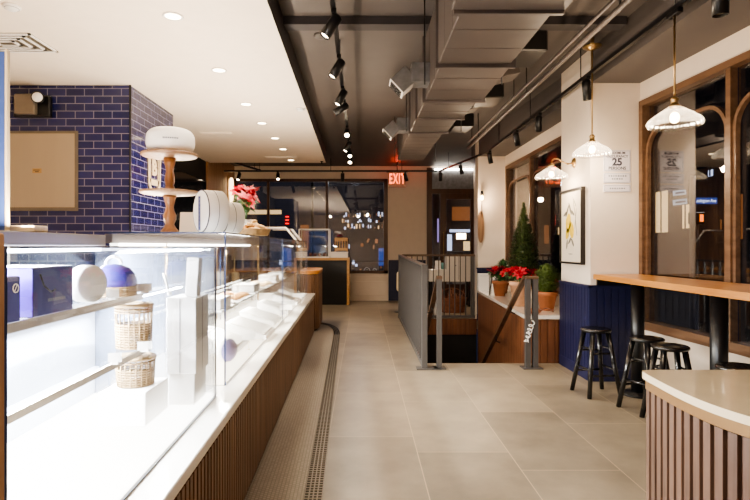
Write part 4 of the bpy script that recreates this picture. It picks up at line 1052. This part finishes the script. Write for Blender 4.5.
RT = [(3.30, (0, .05, -1), False, 'big black cylinder spotlight at the upper right corner of the photo'), (5.30, (.12, .1, -1), True, 'black track spotlight beside the second pendant lamp'), (6.75, (0, .05, -1), False, 'black spotlight on the right track above the wall sconce'), (7.75, (.2, .1, -1), False, 'black spotlight on the right track above the topiary'), (9.4, (.2, .05, -1), True, 'black track spotlight over the far white pillar')]
for y, dv, on, lab in RT: spot(lab, (2.22+.0045*y, y, RZ), dv, on, 40, 1.15 if y < 4 else 1.0)
FT = [(-2.85, (-.1, -.5, -.8), 'leftmost spotlight on the far track'), (-1.95, (.1, -.6, -.7), 'spotlight on the far track left of the middle window bar'), (-.45, (0, .1, -1), 'spotlight on the far track in front of the far window'), (1.0, (.3, .0, -1), 'spotlight on the far track in front of the exit sign')]
for x, dv, lab in FT: spot('black '+lab, (x, 12.3, 3.14), dv, True, 20)
spot('black spotlight on the joining track in front of the door, on the left', (1.80, 12.15, 3.13), (0, 0, -1), True, 25)
spot('black spotlight on the joining track in front of the door, on the right', (2.03, 10.9, 3.115), (.2, 0, -1), True, 25)
# duct
t = thing('air_duct', 'large grey rectangular ventilation duct hanging from the dark ceiling', 'duct', (.84, 5, 2.75))
secs = [(-2.0, 2.97, .50, 1.14, 2.72, 'a'), (3.0, 3.93, .565, 1.105, 2.75, 'b'), (3.96, 4.9, .585, 1.12, 2.75, 'c'), (4.93, 5.75, .60, 1.10, 2.79, 'd'), (5.78, 6.7, .61, 1.08, 2.84, 'e'), (6.73, 9.2, .62, 1.06, 2.88, 'f')]
for y0, y1, x0, x1, z0, _ in secs:
    f = MB(); f.box(x0, x1, y0, y1, z0, 3.33, .006)
    nb = max(1, int((y1-y0)/.24))
    for i in range(1, nb): yy = y0+(y1-y0)*i/nb; f.box(x0-.0015, x1+.0015, yy-.002, yy+.002, z0-.0015, 3.32)
    f.build('section', M['duct'], t)
for y, x0, x1, z0 in ((2.985, .53, 1.12, 2.715), (3.945, .56, 1.125, 2.735), (4.915, .575, 1.125, 2.74), (5.765, .595, 1.10, 2.785), (6.715, .605, 1.08, 2.835)):
    f = MB(); f.box(x0-.015, x1+.015, y-.0145, y+.0145, z0-.012, 3.34); f.build('flange', M['duct_dark'], t)
for y in (2.2, 4.4, 6.2, 8.4):
    for x in (.52, 1.16): f = MB(); f.tube((x, y, 2.74), (x, y, CEIL), .006, n=6); f.build('hanger_rod', M['black_metal'], t)
def boot(y, z, x0, x1, ang, s=1.0):
    f = MB(); f.box(x1-.24*s, x1, y-.13*s, y+.13*s, z-.12*s, z+.12*s, .006)
    f.box(x0, x1-.24*s, y-.12*s, y+.12*s, z-.11*s, z+.11*s, .006, rot=Matrix.Rotation(ang, 3, 'Y'), piv=(x1-.24*s, y, z)); b = f.build('branch', M['galv'], t)
    g = MB(); g.box(x0-.012, x0-.002, y-.125*s, y+.125*s, z-.115*s, z+.115*s, .002, rot=Matrix.Rotation(ang, 3, 'Y'), piv=(x1-.24*s, y, z)); gr = g.build('grille', M['white'], b)  # white colour stands in for spotlight falling on the grille
    g = MB()
    for i in range(6): yy = y-.10*s+.04*s*i; g.box(x0-.016, x0-.0121, yy-.008*s, yy+.008*s, z-.09*s, z+.09*s, rot=Matrix.Rotation(ang, 3, 'Y'), piv=(x1-.24*s, y, z))
    g.build('slots', M['dark'], b)
boot(4.66, 2.90, .26, .60, -.75, .72)
boot(7.0, 2.99, .29, .63, -.75, .72)
boot2 = []
for y, z, x0, x1 in ((5.25, 3.08, 1.10, 1.52), (6.6, 3.12, 1.07, 1.42)):
    f = MB(); f.box(x0, x1, y-.13, y+.13, z-.11, z+.11, .006, rot=Matrix.Rotation(-.25, 3, 'Y'), piv=(x0, y, z)); f.build('branch', M['duct'], t)
# conduits
def pipe(name, label, pts, r, m, hang=()):
    t = thing(name, label, 'pipe', pts[0])
    f = MB(); f.path([Vector(p) for p in pts], r, 10); f.build('tube', m, t)
    for y in hang: f = MB(); f.tube((pts[0][0], y, pts[0][2]), (pts[0][0], y, CEIL), .005, n=6); f.build('hanger', M['black_metal'], t)
pipe('conduit_pipe', 'pale grey conduit pipe running along the ceiling right of the duct', [(1.80, -1.5, 3.06), (1.80, 9.0, 3.06)], .022, M['duct'], (1, 3.4, 5.8, 8.2))
pipe('conduit_pipe', 'thin grey conduit pipe beside the thicker one right of the duct', [(1.72, -1.5, 3.08), (1.72, 8.6, 3.08)], .014, M['duct_dark'], (1.2, 3.6, 6.0, 8.3))
for k, (x, y, z, lab) in enumerate(((1.45, 4.75, 3.16, 'dark junction box on the ceiling right of the duct, nearer one'), (1.44, 6.1, 3.14, 'dark junction box on the ceiling right of the duct, farther one'), (1.42, 7.6, 3.16, 'long dark box on the ceiling beside the far end of the duct'))):
    t = thing('junction_box', lab, 'box', (x, y, z))
    f = MB(); f.box(x-.14, x+.14, y-.22, y+.22, z-.09, z+.09, .012); f.build('housing', M['black_metal'], t)
    f = MB(); f.tube((x, y-.1, z+.09), (x, y-.1, CEIL), .012, n=6); f.tube((x, y+.1, z+.09), (x, y+.1, CEIL), .012, n=6); f.build('hanger', M['black_metal'], t)
pipe('ceiling_cable', 'black cable looping down from the ceiling toward the pendant lamp', [(1.55, 3.3, CEIL), (1.7, 3.5, 3.25), (1.80, 3.7, 3.08)], .008, M['black'])

# ================================================================== RIGHT SIDE
SHP = [(.030, .150), (.048, .142), (.070, .126), (.100, .104), (.135, .080), (.165, .056), (.181, .034), (.180, .016), (.170, .0)]
def shade(f, c, s=1.0, prof=SHP):
    f.lathe([(r*s, z*s) for r, z in prof], c, 96, None, (.045, 24, [0, .2, .5, .8, 1, 1, 1, 1, 1]))
def pendant(label, x, y, zb, ztop, s):
    t = thing('pendant_lamp', label, 'pendant lamp', (x, y, zb))
    f = MB(); shade(f, (x, y, zb-.012*s), s); f.build('glass_shade', M['gl_shade'], t)
    f = MB(); f.lathe([(.0, .125*s), (.034*s, .125*s), (.036*s, .14*s), (.03*s, .15*s), (.024*s, .155*s), (.024*s, .18*s), (.030*s, .185*s), (.022*s, .20*s), (.007, .215*s)], (x, y, zb), 20); f.build('cap', M['brass'], t)
    f = MB(); f.tube((x, y, zb+.2*s), (x, y, ztop), .0075, n=10); f.build('rod', M['brass'], t)
    f = MB(); f.ball((x, y, zb+.055*s), .032*s, 14, 10, (1, 1, 1.25)); f.build('bulb', M['bulb'], t)
    light('pendant_bulb', 'POINT', (x, y, zb-.03), 14, (1, .80, .56), .05)
    return t
t = pendant('nearest ribbed glass pendant lamp on a brass rod hanging from the right light track', 2.235, 3.79, 2.265, RZ-.05, .97)
f = MB(); f.box(2.215, 2.255, 3.72, 3.86, RZ-.055, RZ-.02, .003); f.build('track_adapter', M['black'], t)
t = pendant('farther ribbed glass pendant lamp on a long brass rod beside the occupancy sign', 2.24, 5.16, 2.287, 3.33, .95)
f = MB(); f.lathe([(.012, -.04), (.03, -.035), (.05, -.02), (.085, -.012), (.09, 0), (0, 0)], (2.24, 5.16, 3.345), 28); f.tube((2.24, 5.16, 3.34), (2.24, 5.16, CEIL), .02, n=10); f.build('canopy', M['brass'], t)
# wall sconce
t = thing('wall_sconce', 'brass arm wall sconce with ribbed glass shade above the lemon picture', 'wall light', (2.37, 5.92, 2.33))
f = MB(); f.lathe([(0, .022), (.03, .02), (.05, .01), (.058, 0), (0, 0)], (2.369, 5.92, 2.33), 24, Matrix.Rotation(-PI/2, 3, 'Y')); f.build('back_plate', M['brass'], t)
pts = [Vector((2.36, 5.92, 2.33)), Vector((2.30, 5.92, 2.315)), Vector((2.24, 5.92, 2.34)), Vector((2.19, 5.92, 2.375)), Vector((2.145, 5.92, 2.375)), Vector((2.12, 5.92, 2.35)), Vector((2.115, 5.92, 2.31))]
f = MB(); f.path(pts, .008, 8); f.lathe([(.012, .12), (.026, .115), (.032, .10), (.03, .085)], (2.115, 5.92, 2.2), 16); f.build('arm', M['brass'], t)
f = MB(); shade(f, (2.115, 5.92, 2.145), .93); f.build('glass_shade', M['gl_shade'], t)
f = MB(); f.ball((2.115, 5.92, 2.20), .028, 12, 8, (1, 1, 1.25)); f.build('bulb', M['bulb'], t)
light('sconce_bulb', 'POINT', (2.115, 5.92, 2.12), 13, (1, .78, .54), .05)
# lemon picture on the pillar side
t = thing('framed_picture', 'black framed drawing of yellow lemons on the white pillar', 'picture', (2.36, 5.93, 1.21))
y0, y1, z0, z1 = 5.62, 6.25, 1.20, 2.035
f = MB()
for a in ((y0, y0+.022, z0, z1), (y1-.022, y1, z0, z1), (y0+.022, y1-.022, z0, z0+.022), (y0+.022, y1-.022, z1-.022, z1)): f.box(2.325, 2.369, *a)
f.build('frame', M['frame_black'], t)
f = MB(); f.box(2.345, 2.366, y0+.022, y1-.022, z0+.022, z1-.022); f.build('paper', M['paper'], t)
def blob(f, y, z, ry, rz, a, d=.0015, n=16):
    pts = []
    for i in range(n):
        tt = 2*PI*i/n; u, v = ry*math.cos(tt), rz*math.sin(tt)*(1-.15*math.cos(2*tt)); pts.append((2.3448, y+u*math.cos(a)-v*math.sin(a), z+u*math.sin(a)+v*math.cos(a)))
    f.extr(pts, (-d, 0, 0))
f = MB(); blob(f, 6.02, 1.66, .075, .10, .2); blob(f, 5.93, 1.58, .065, .085, -.3); blob(f, 6.05, 1.54, .05, .06, .5); f.build('lemons', M['lemon'], t)
f = MB()
for y, z, a, l in ((6.05, 1.80, .6, .07), (5.97, 1.82, -.5, .07), (6.10, 1.77, 1.2, .06), (5.90, 1.77, -1.0, .05), (5.98, 1.46, .9, .05), (5.90, 1.44, -.7, .05), (6.06, 1.42, .2, .05)): blob(f, y, z, .017, l, a, .0022)
for y, z, a, l in ((5.86, 1.84, -.3, .10), (5.82, 1.70, .2, .10), (5.80, 1.60, -.2, .08), (5.84, 1.88, -.6, .05)): blob(f, y, z, .004, l, a, .0022)
f.build('ink_leaves', M['ink'], t)
f = MB(); blob(f, 5.96, 1.31, .06, .004, 0, .002); f.build('caption', M['ink'], t)
# occupancy notices on the pillar front
def notice(label, z0, z1, fill):
    t = thing('wall_notice', label, 'sign', (2.64, 5.49, z0)); x0, x1 = 2.505, 2.785
    f = MB(); f.box(x0, x1, 5.493, 5.499, z0, z1, .001); f.build('plate', mat('notice_paper', (222,216,222), .5, var=.01), t)
    f = MB()
    for a in ((x0+.008, x1-.008, z0+.008, z0+.011), (x0+.008, x1-.008, z1-.011, z1-.008), (x0+.008, x0+.011, z0+.011, z1-.011), (x1-.011, x1-.008, z0+.011, z1-.011)): f.box(a[0], a[1], 5.4915, 5.4928, a[2], a[3])
    f.build('border', M['grey_print'], t); return t
t = notice('white occupancy notice with the number 25 on the pillar, topmost of three', 2.172, 2.395, 1)
n_ = (0, -1, 0); xc = 2.645
text_mesh('MAXIMUM', .036, M['dark_print'], t, facing((xc, 5.492, 2.363), n_), 'lettering', .0008, .0005)
text_mesh('OCCUPANCY', .036, M['dark_print'], t, facing((xc, 5.492, 2.328), n_), 'lettering', .0008, .0005)
text_mesh('25', .105, M['dark_print'], t, facing((xc, 5.492, 2.268), n_), 'number', .0008, .004)
text_mesh('PERSONS', .044, M['dark_print'], t, facing((xc, 5.492, 2.205), n_), 'lettering', .0008, .001)
t = notice('white two line notice on the pillar, middle of the three notices', 2.052, 2.158, 1)
def dashes(t, rows):
    f = MB()
    for z, h, ws in rows:
        x = xc-sum(ws)/2-.004*len(ws)
        for w in ws: f.box(x, x+w, 5.4915, 5.4928, z, z+h); x += w+.010
    f.build('print', M['grey_print'], t)
dashes(t, [(2.118, .016, (.012, .016, .012, .014, .018, .012, .016, .014)), (2.088, .016, (.014, .012, .018, .014, .012))])
t = notice('narrow white notice on the pillar, lowest of the three notices', 1.958, 2.036, 1)
dashes(t, [(1.990, .014, (.012, .014, .016, .012, .014, .016, .012))])
# bar counter along the street window
t = thing('bar_counter', 'long oak bar counter along the street window on black columns', 'counter', (2.6, 4, 0))
f = MB(); wx = lambda y: 2.885+.06*(5.5-y)-.035
f.prism([(2.387, 5.47), (2.387, -.6), (wx(-.6), -.6), (wx(5.47), 5.47)], 1.06, 1.11); f.build('top', M['oak'], t)
for y in (5.0, 3.86, 2.7, 1.5, .3):
    f = MB(); f.tube((2.60, y, .02), (2.60, y, 1.06), .058, n=24); c = f.build('column', M['black'], t)
    f = MB(); f.lathe([(0, 0), (.15, 0), (.15, .014), (.06, .022), (.058, .03)], (2.60, y, 0), 32); f.build('base_disc', M['black'], c)
f = MB(); f.box(2.42, 2.84, 5.45, 5.474, .995, 1.058); f.build('wall_bracket', M['black'], t)
# stools
def make_stool(label):
    t = thing('bar_stool', label, 'stool', (0, 0, 0), group='black bar stools along the street window')
    f = MB(); f.lathe([(0, .588), (.12, .588), (.132, .594), (.137, .605), (.134, .616), (.125, .622), (.08, .617), (0, .613)], (0, 0, 0), 36); f.build('seat', M['black_satin'], t)
    for sx in (-1, 1):
        for sy in (-1, 1):
            f = MB(); f.tube((sx*.155, sy*.155, 0), (sx*.075, sy*.075, .59), .020, .023, 12); f.build('leg', M['black_satin'], t)
    for z, pairs in ((.20, 'x'), (.25, 'y'), (.40, 'x'), (.44, 'y')):
        k = .155-.08*z/.59
        for s in (-1, 1):
            a, b = ((-k, s*k, z), (k, s*k, z)) if pairs == 'x' else ((s*k, -k, z), (s*k, k, z))
            f = MB(); f.tube(a, b, .010, n=8); f.build('stretcher', M['black_satin'], t)
    return t
st = make_stool('black wooden bar stool standing against the blue wainscot, farthest from the camera')
st.location = (2.215, 5.02, 0); st.rotation_euler.z = .12
dup(st, (2.43, 4.52, 0), .35, 'black wooden bar stool in front of the first black column, second from the far end')
dup(st, (2.42, 4.16, 0), -.15, 'black wooden bar stool between the two black columns, behind the corner counter edge')
dup(st, (2.45, 3.44, 0), .3, 'black wooden bar stool by the second black column at the right edge of the photo')
# curved corner counter in the right foreground
t = thing('corner_counter', 'curved slatted counter with cream stone top in the right foreground', 'counter', (1.9, 1.6, 0))
def cc(k):
    pts = [(2.15, 2.145-k), (1.20, 2.145-k)]
    r = .045
    base = [(1.155, 2.10), (1.143, 1.98), (1.135, 1.85), (1.137, 1.74), (1.150, 1.64), (1.185, 1.53), (1.25, 1.42), (1.34, 1.33), (1.46, 1.27), (1.62, 1.24), (1.8, 1.24), (2.15, 1.24)]
    out = [(2.15, 2.145-k), (1.20, 2.145-k), (1.17+k*.7, 2.135-k*.9)]
    for i, (x, y) in enumerate(base):
        a = base[max(i-1, 0)]; b = base[min(i+1, len(base)-1)]; dx, dy = b[0]-a[0], b[1]-a[1]; l = math.hypot(dx, dy)
        out.append((x+k*(-dy/l), y+k*(dx/l)))
    return [(x-.04 if x < 2.1 else x, y) for x, y in out]
def smooth_path(p, n=6):
    out = []
    for i in range(len(p)-1):
        p0, p1, p2, p3 = p[max(i-1, 0)], p[i], p[i+1], p[min(i+2, len(p)-1)]
        for k in range(n):
            s = k/n; out.append(tuple(.5*((2*p1[j])+(-p0[j]+p2[j])*s+(2*p0[j]-5*p1[j]+4*p2[j]-p3[j])*s*s+(-p0[j]+3*p1[j]-3*p2[j]+p3[j])*s**3) for j in (0, 1)))
    out.append(p[-1]); return out
def ccs(k):
    o = cc(k); return [o[0], o[1]]+smooth_path(o[2:], 6)
f = MB(); f.prism(ccs(0), .873, .90)
es = [e for e in f.bm.edges if abs(e.verts[0].co.z-.90) < 1e-4 and abs(e.verts[1].co.z-.90) < 1e-4]
bmesh.ops.bevel(f.bm, geom=es, offset=.005, segments=2, affect='EDGES'); f.build('stone_top', M['slab2'], t)
f = MB(); f.prism(ccs(.012), .832, .872); f.build('brass_band', M['gold'], t)
f = MB(); pth = ccs(.030); f.prism(ccs(.032), .06, .83); slat_path(f, pth[1:], .06, .828, .036, .011, .012); f.build('slatted_front', wood('grey_walnut_slat', (78,58,46), (112,86,70), .45), t)
f = MB(); f.prism(ccs(.05), 0, .06); f.build('plinth', M['dark'], t)
# trench drain along the serving line
t = thing('trench_drain', 'long slotted metal floor drain curving around the serving counter', 'drain', (-.2, 4, 0), TH)
out_, in_ = [], []
for i in range(40): y = -1.5+9.85*i/39; out_.append((-.15, y)); in_.append((-.26, y))
for i in range(1, 13):
    a = PI/2*i/12; out_.append((-.53+.38*math.cos(a), 8.35+1.28*math.sin(a))); in_.append((-.53+.27*math.cos(a), 8.35+1.16*math.sin(a)))
def ribbon(f, A, B, ta, tb, z0, z1):
    L = [(a[0]+(b[0]-a[0])*ta, a[1]+(b[1]-a[1])*ta) for a, b in zip(A, B)]; R = [(a[0]+(b[0]-a[0])*tb, a[1]+(b[1]-a[1])*tb) for a, b in zip(A, B)]
    for i in range(len(L)-1): f.prism([L[i], L[i+1], R[i+1], R[i]], z0, z1)
f = MB(); ribbon(f, out_, in_, 0, 1, .0004, .002); f.build('channel', M['dark'], t)
f = MB()
for ta, tb in ((0, .07), (.25, .32), (.465, .535), (.68, .75), (.93, 1)): ribbon(f, out_, in_, ta, tb, .002, .006)
for i in range(300):
    y = -1.4+9.75*i/299; f.box(-.26, -.15, y-.006, y+.006, .002, .0055)
f.build('grate', M['steel_dark'], t)
# ================================================================== OUTSIDE (night street)
f = MB(); f.box(-40, 40, YF+.2, 60, -.35, -.15); f.box(3.7, 40, -10, YF+.2, -.35, -.15); struct('trim_10', f, M['asphalt'])
def building(label, x0, x1, y0, y1, h, face, wins, m, bars=True):
    t = thing('street_building', label, 'building', ((x0+x1)/2, (y0+y1)/2, -.15))
    f = MB(); f.box(x0, x1, y0, y1, -.15, h); f.build('wall', m, t)
    f = MB()
    f.box(x0-.1, x1+.1, y0-.1, y1+.1, h, h+.2); f.build('cornice', M['facade2'], t)
    for a, b, z0, z1, wm in wins:
        f = MB()
        if face == 'y':
            f.box(a, b, y0-.03, y0-.005, z0, z1); fr = f.build('window', M[wm], t)
            if not bars: continue
            g = MB(); g.box((a+b)/2-.03, (a+b)/2+.03, y0-.05, y0-.031, z0, z1); g.box(a, b, y0-.05, y0-.031, (z0+z1)/2-.03, (z0+z1)/2+.03); g.build('mullion', M['black'], fr)
        else:
            f.box(x0-.03, x0-.005, a, b, z0, z1); fr = f.build('window', M[wm], t)
            g = MB(); g.box(x0-.05, x0-.031, (a+b)/2-.03, (a+b)/2+.03, z0, z1); g.build('mullion', M['black'], fr)
rnd = random.Random(21); wins = []
for i in range(26):
    for j in range(3):
        if rnd.random() < .3: continue
        a = -.9+i*.085+rnd.uniform(-.02, .02); z = 2.2+j*.26+rnd.uniform(-.05, .05)
        wins.append((a, a+rnd.uniform(.03, .08), z, z+rnd.uniform(.05, .2), rnd.choice(['win_cool', 'win_cool', 'sign_white', 'win_dim', 'win_lit'])))
for i in range(16):
    a = rnd.uniform(-1.9, 2.6); z = rnd.uniform(.2, 1.9); wins.append((a, a+rnd.uniform(.04, .16), z, z+rnd.uniform(.06, .22), rnd.choice(['win_dim', 'win_dim', 'win_cool'])))
wins.append((.75, 1.15, .5, 1.3, 'sign_blue'))
building('dark shop building with many lit panes across the street behind the far window', -2.2, 3.2, 24, 27, 8, 'y', wins, M['facade'], False)
building('dark building behind the van across the street', -12, -2.4, 25, 28, 9, 'y', [(-5.6, -3.8, 2.9, 3.1, 'win_lit'), (-9.5, -7.5, 2.9, 3.1, 'win_lit'), (-3.62, -3.44, 2.42, 2.5, 'tail'), (-3.62, -3.44, 2.58, 2.66, 'tail'), (-3.62, -3.44, 2.74, 2.82, 'tail'), (-2.9, -2.5, 1.2, 2.4, 'win_dim')], M['facade'], False)
building('dark building across the street beyond the door', 3.5, 12, 23, 26, 9, 'y', [(3.9, 4.8, 2.5, 3.1, 'win_dim'), (3.8, 4.9, 2.0, 2.12, 'win_cool'), (4.1, 4.5, 1.7, 1.95, 'lamp'), (3.7, 3.9, 1.2, 1.9, 'win_cool'), (4.4, 4.9, 1.2, 1.6, 'win_lit'), (7.9, 8.1, 1.5, 2.3, 'win_dim'), (8.5, 8.75, 1.9, 2.2, 'win_lit')], M['facade'], False)  # some bright panes stand in for lamp reflections in the door glass
w2 = [(19.05, 19.8, 1.9, 3.4, 'win_lit'), (17.8, 18.15, 2.0, 2.8, 'win_lit'), (15.3, 15.6, 1.6, 2.9, 'win_dim'), (13.6, 13.7, 1.5, 1.7, 'win_cool'), (16.6, 16.8, 3.6, 3.8, 'win_cool'), (16.2, 16.3, 1.9, 2.2, 'win_dim')]
building('dark building across the side street seen through the bar window', 11.0, 14, -4, 21, 8, 'x', w2, M['facade'], True)
# parked van
t = thing('parked_van', 'pale blue van parked outside behind the far window', 'van', (-2.6, 16.3, -.15))
pr = [(-5.4, .15), (-5.4, 2.15), (-5.2, 2.33), (-2.6, 2.36), (-1.85, 2.22), (-1.25, 1.62), (-.55, 1.4), (-.42, 1.1), (-.42, .15)]
f = MB(); f.extr([(x, 15.5, z) for x, z in pr], (0, 2.0, 0)); f.build('body', M['car_blue'], t)
f = MB(); f.extr([(x, 15.485, z) for x, z in ((-3.9, 1.45), (-3.9, 2.05), (-3.05, 2.05), (-3.05, 1.45))], (0, .013, 0)); f.build('window', M['car_glass'], t)
f = MB(); f.extr([(x, 15.485, z) for x, z in ((-2.95, 1.45), (-2.95, 2.05), (-2.15, 2.05), (-1.5, 1.55), (-1.5, 1.45))], (0, .013, 0)); f.build('window', M['car_glass'], t)
f = MB(); f.extr([(-1.80, 15.6, 2.20), (-1.80, 17.4, 2.20), (-1.24, 17.4, 1.64), (-1.24, 15.6, 1.64)], (.015, 0, .01)); f.build('windscreen', M['car_glass'], t)
for x in (-4.6, -1.2):
    for y in (15.48, 17.32):
        f = MB(); f.tube((x, y, .2), (x, y+.2, .2), .36, n=28); wl = f.build('wheel', M['tyre'], t)
        f = MB(); f.tube((x, y-.008, .2), (x, y+.21, .2), .19, n=20); f.build('hubcap', M['steel'], wl)
for y in (15.65, 17.15): f = MB(); f.box(-.43, -.405, y-.0, y+.2, .75, .95, .01); f.build('headlamp', M['porcelain'], t)
f = MB(); f.box(-5.42, -5.39, 15.55, 15.65, .8, 1.2); f.build('tail_lamp', M['tail'], t)
t.location.x -= 1.75
# cars with headlights down the side street, and street signs
def car(label, x, y, rot, m):
    t = thing('parked_car', label, 'car', (x, y, -.15)); OFF[t.name] = Vector((0, 0, 0)); t.rotation_euler.z = rot
    pr = [(-2.1, .25), (-2.1, .75), (-1.5, .9), (-.9, 1.35), (.5, 1.38), (1.2, .95), (2.0, .85), (2.15, .6), (2.15, .25)]
    f = MB(); f.extr([(a, -.85, b) for a, b in pr], (0, 1.7, 0)); f.build('body', m, t)
    for s in (-.862, .85): f = MB(); f.extr([(a, s, b) for a, b in ((-1.25, .95), (-.8, 1.28), (.4, 1.3), (.95, .95))], (0, .012, 0)); f.build('window', M['car_glass'], t)
    f = MB(); f.extr([(.56, -.75, 1.345), (.56, .75, 1.345), (1.2, .75, .965), (1.2, -.75, .965)], (.012, 0, .015)); f.build('windscreen', M['car_glass'], t)
    for a in (-1.35, 1.35):
        for b in (-.87, .71): f = MB(); f.tube((a, b, .31), (a, b+.16, .31), .31, n=24); f.build('wheel', M['tyre'], t)
    for b in (-.65, .65): f = MB(); f.ball((2.14, b, .62), .08, 10, 8, (.4, 1.3, 1)); f.build('headlamp', M['head'], t)
    return t
car('dark car with bright headlights beyond the side window', 5.2, 14.0, -PI/2, mat('dark_car_paint', (40,42,50), .25))
car('silver car with bright headlights beyond the door', 3.6, 18.2, -PI/2-.3, mat('silver_car_paint', (120,124,132), .3, .4))
t = thing('street_sign_post', 'street sign post with lit blue and pale name plates outside the bar window', 'street sign', (4.86, 7.85, -.15))
f = MB(); f.tube((4.93, 7.9, -.15), (4.93, 7.9, 2.45), .04, n=12); f.build('post', M['rail'], t)
a = P(693.5, 204, 8); b = P(717.5, 197.5, 8)
f = MB(); f.box(a.x, b.x, 8.0, 8.02, a.z, b.z, .004); s = f.build('name_plate', M['sign_blue'], t)
text_mesh('Lexington Ave', .068, M['sign_white'], s, facing(((a.x+b.x)/2, 7.997, (a.z+b.z)/2), (0, -1, 0)) @ Matrix.Diagonal((.8, 1, 1, 1)), 'lettering', .001, .001)
for (x0, y0, x1, y1) in ((674.5, 195, 687.5, 190), (674.5, 204.5, 688.5, 199)):
    a = P(x0, y0, 8); b = P(x1, y1, 8); f = MB(); f.box(a.x, b.x, 8.03, 8.05, a.z, b.z, .004, rot=Matrix.Rotation(-.12, 3, 'Y')); s = f.build('name_plate', M['sign_green'], t)
    f = MB(); f.box(a.x+.03, b.x-.03, 8.025, 8.029, (a.z+b.z)/2-.012, (a.z+b.z)/2+.012, rot=Matrix.Rotation(-.12, 3, 'Y')); f.build('print', M['dark_print'], s)
t = thing('walk_signal', 'small dark walk signal with an orange hand light outside the bar window', 'traffic signal', (5.4, 8.6, -.15))
a = P(692, 224, 9); b = P(705, 212, 9)
f = MB(); f.box(a.x, b.x, 9.0, 9.12, a.z, b.z, .01); f.build('housing', M['black'], t)
f = MB(); f.tube(((a.x+b.x)/2, 9.06, -.15), ((a.x+b.x)/2, 9.06, a.z), .04, n=10); f.build('post', M['black_metal'], t)
f = MB(); f.box((a.x+b.x)/2+.02, b.x-.03, 8.99, 8.999, a.z+.04, b.z-.04); f.build('lamp', M['hand'], t)

def chair_reflection(label, x, y, rot):  # added chairs standing in for reflections in the far window
    t = thing('chair_reflection', label, 'chair', (0, 0, 0), group='pale chairs standing in for reflections in the far window')
    f = MB(); f.lathe([(0, .44), (.2, .44), (.21, .45), (.2, .46), (0, .46)], (0, 0, 0), 20); f.build('seat', M['porcelain'], t)
    for sx in (-.15, .15):
        for sy in (-.15, .15): f = MB(); f.tube((sx*1.2, sy*1.2, 0), (sx, sy, .44), .012, n=8); f.build('leg', M['porcelain'], t)
    f = MB(); f.path([Vector((.19*math.cos(a), .17, .46+.46*math.sin(a))) for a in [PI*i/10 for i in range(11)]], .012, 6)
    for k in (-.08, 0, .08): f.tube((k, .17, .46), (k, .17, .88), .008, n=6)
    f.build('backrest', M['porcelain'], t)
    t.location = (x, y, -.15); t.rotation_euler.z = rot
chair_reflection('pale round backed chair outside, standing in for a reflection, behind the wooden rack', -.45, 15.2, .4)
chair_reflection('pale round backed chair outside, standing in for a reflection, in the middle of the right window bay', .05, 15.5, -.6)
chair_reflection('pale round backed chair outside, standing in for a reflection, near the right window frame', .50, 15.1, 2.2)
light('street_lamp', 'POINT', (-.2, 15.0, 3.2), 25, (.85, .9, 1), .1)
# ================================================================== LIGHT
def led(name, u, v, z, w, l, power, col=(1, .96, .9), tilt=0):
    p = U(u, v, z); return light(name, 'AREA', p, power, col, rot=(0, tilt, TH), sx=w, sy=l)
led('case_light', -1.16, 1.87, 1.370, .03, 1.5, 90, (.93, .95, 1), -.5)
led('case_light', -1.16, 1.87, 1.118, .03, 1.4, 70, (.93, .95, 1), -.5)
led('case_light', -1.16, 4.7, 1.395, .03, 3.4, 130, (1, .95, .86), -.4)
led('case_light', -1.16, 4.7, .965, .03, 3.2, 100, (1, .95, .86), -.5)
p = U(-1.27, 1.9, 1.475); light('soffit_fill', 'AREA', p, 20, (1, .84, .66), rot=(PI, 0, TH), sx=.05, sy=1.5)  # added uplight without a fixture, brightens the soffit over the near case
p = U(-1.32, 5.3, 1.49); light('soffit_fill', 'AREA', p, 75, (1, .82, .62), rot=(PI, 0, TH), sx=.05, sy=4.6)  # same added uplight along the long case
for x, y in ((-.2, .3), (1.5, .5), (.6, -1.6), (-1.6, .5)): light('room_fill', 'POINT', (x, y, 2.9), 30, (1, .77, .54), .04)  # added fill points near and behind the camera, no fixtures
for x, y in ((1.6, 4.2), (.2, 7.6), (1.6, 8.2)): light('aisle_fill', 'POINT', (x, y, 2.55), 15, (1, .76, .53), .04)  # added fill points hanging free over the aisle
light('street_lamp', 'POINT', (-4, 19.5, 5), 500, (.75, .82, 1), .3)
light('street_lamp', 'POINT', (7.5, 9, 5), 160, (.9, .85, .8), .3)
wd = bpy.data.worlds.new('night'); SC.world = wd; wd.use_nodes = True
bg = wd.node_tree.nodes['Background']; bg.inputs[0].default_value = (.012, .015, .03, 1); bg.inputs[1].default_value = .6

# ================================================================== CAMERA
cam = bpy.data.cameras.new('camera'); co = bpy.data.objects.new('camera', cam); C.objects.link(co)
co.location = (0, 0, CH); co.rotation_euler = (PI/2, 0, 0)
cam.sensor_width = 36; cam.lens = 36*F/750; cam.shift_x = 13/750; cam.shift_y = -4/750; cam.clip_start = .05; cam.clip_end = 200
SC.camera = co
SC.view_settings.view_transform = 'AgX'; SC.view_settings.look = 'AgX - Medium High Contrast'; SC.view_settings.exposure = 0.75
cy = SC.cycles
cy.max_bounces = 9; cy.diffuse_bounces = 4; cy.glossy_bounces = 4; cy.transparent_max_bounces = 32; cy.transmission_bounces = 4
cy.use_denoising = True; cy.sample_clamp_indirect = 4; cy.caustics_reflective = False; cy.caustics_refractive = False
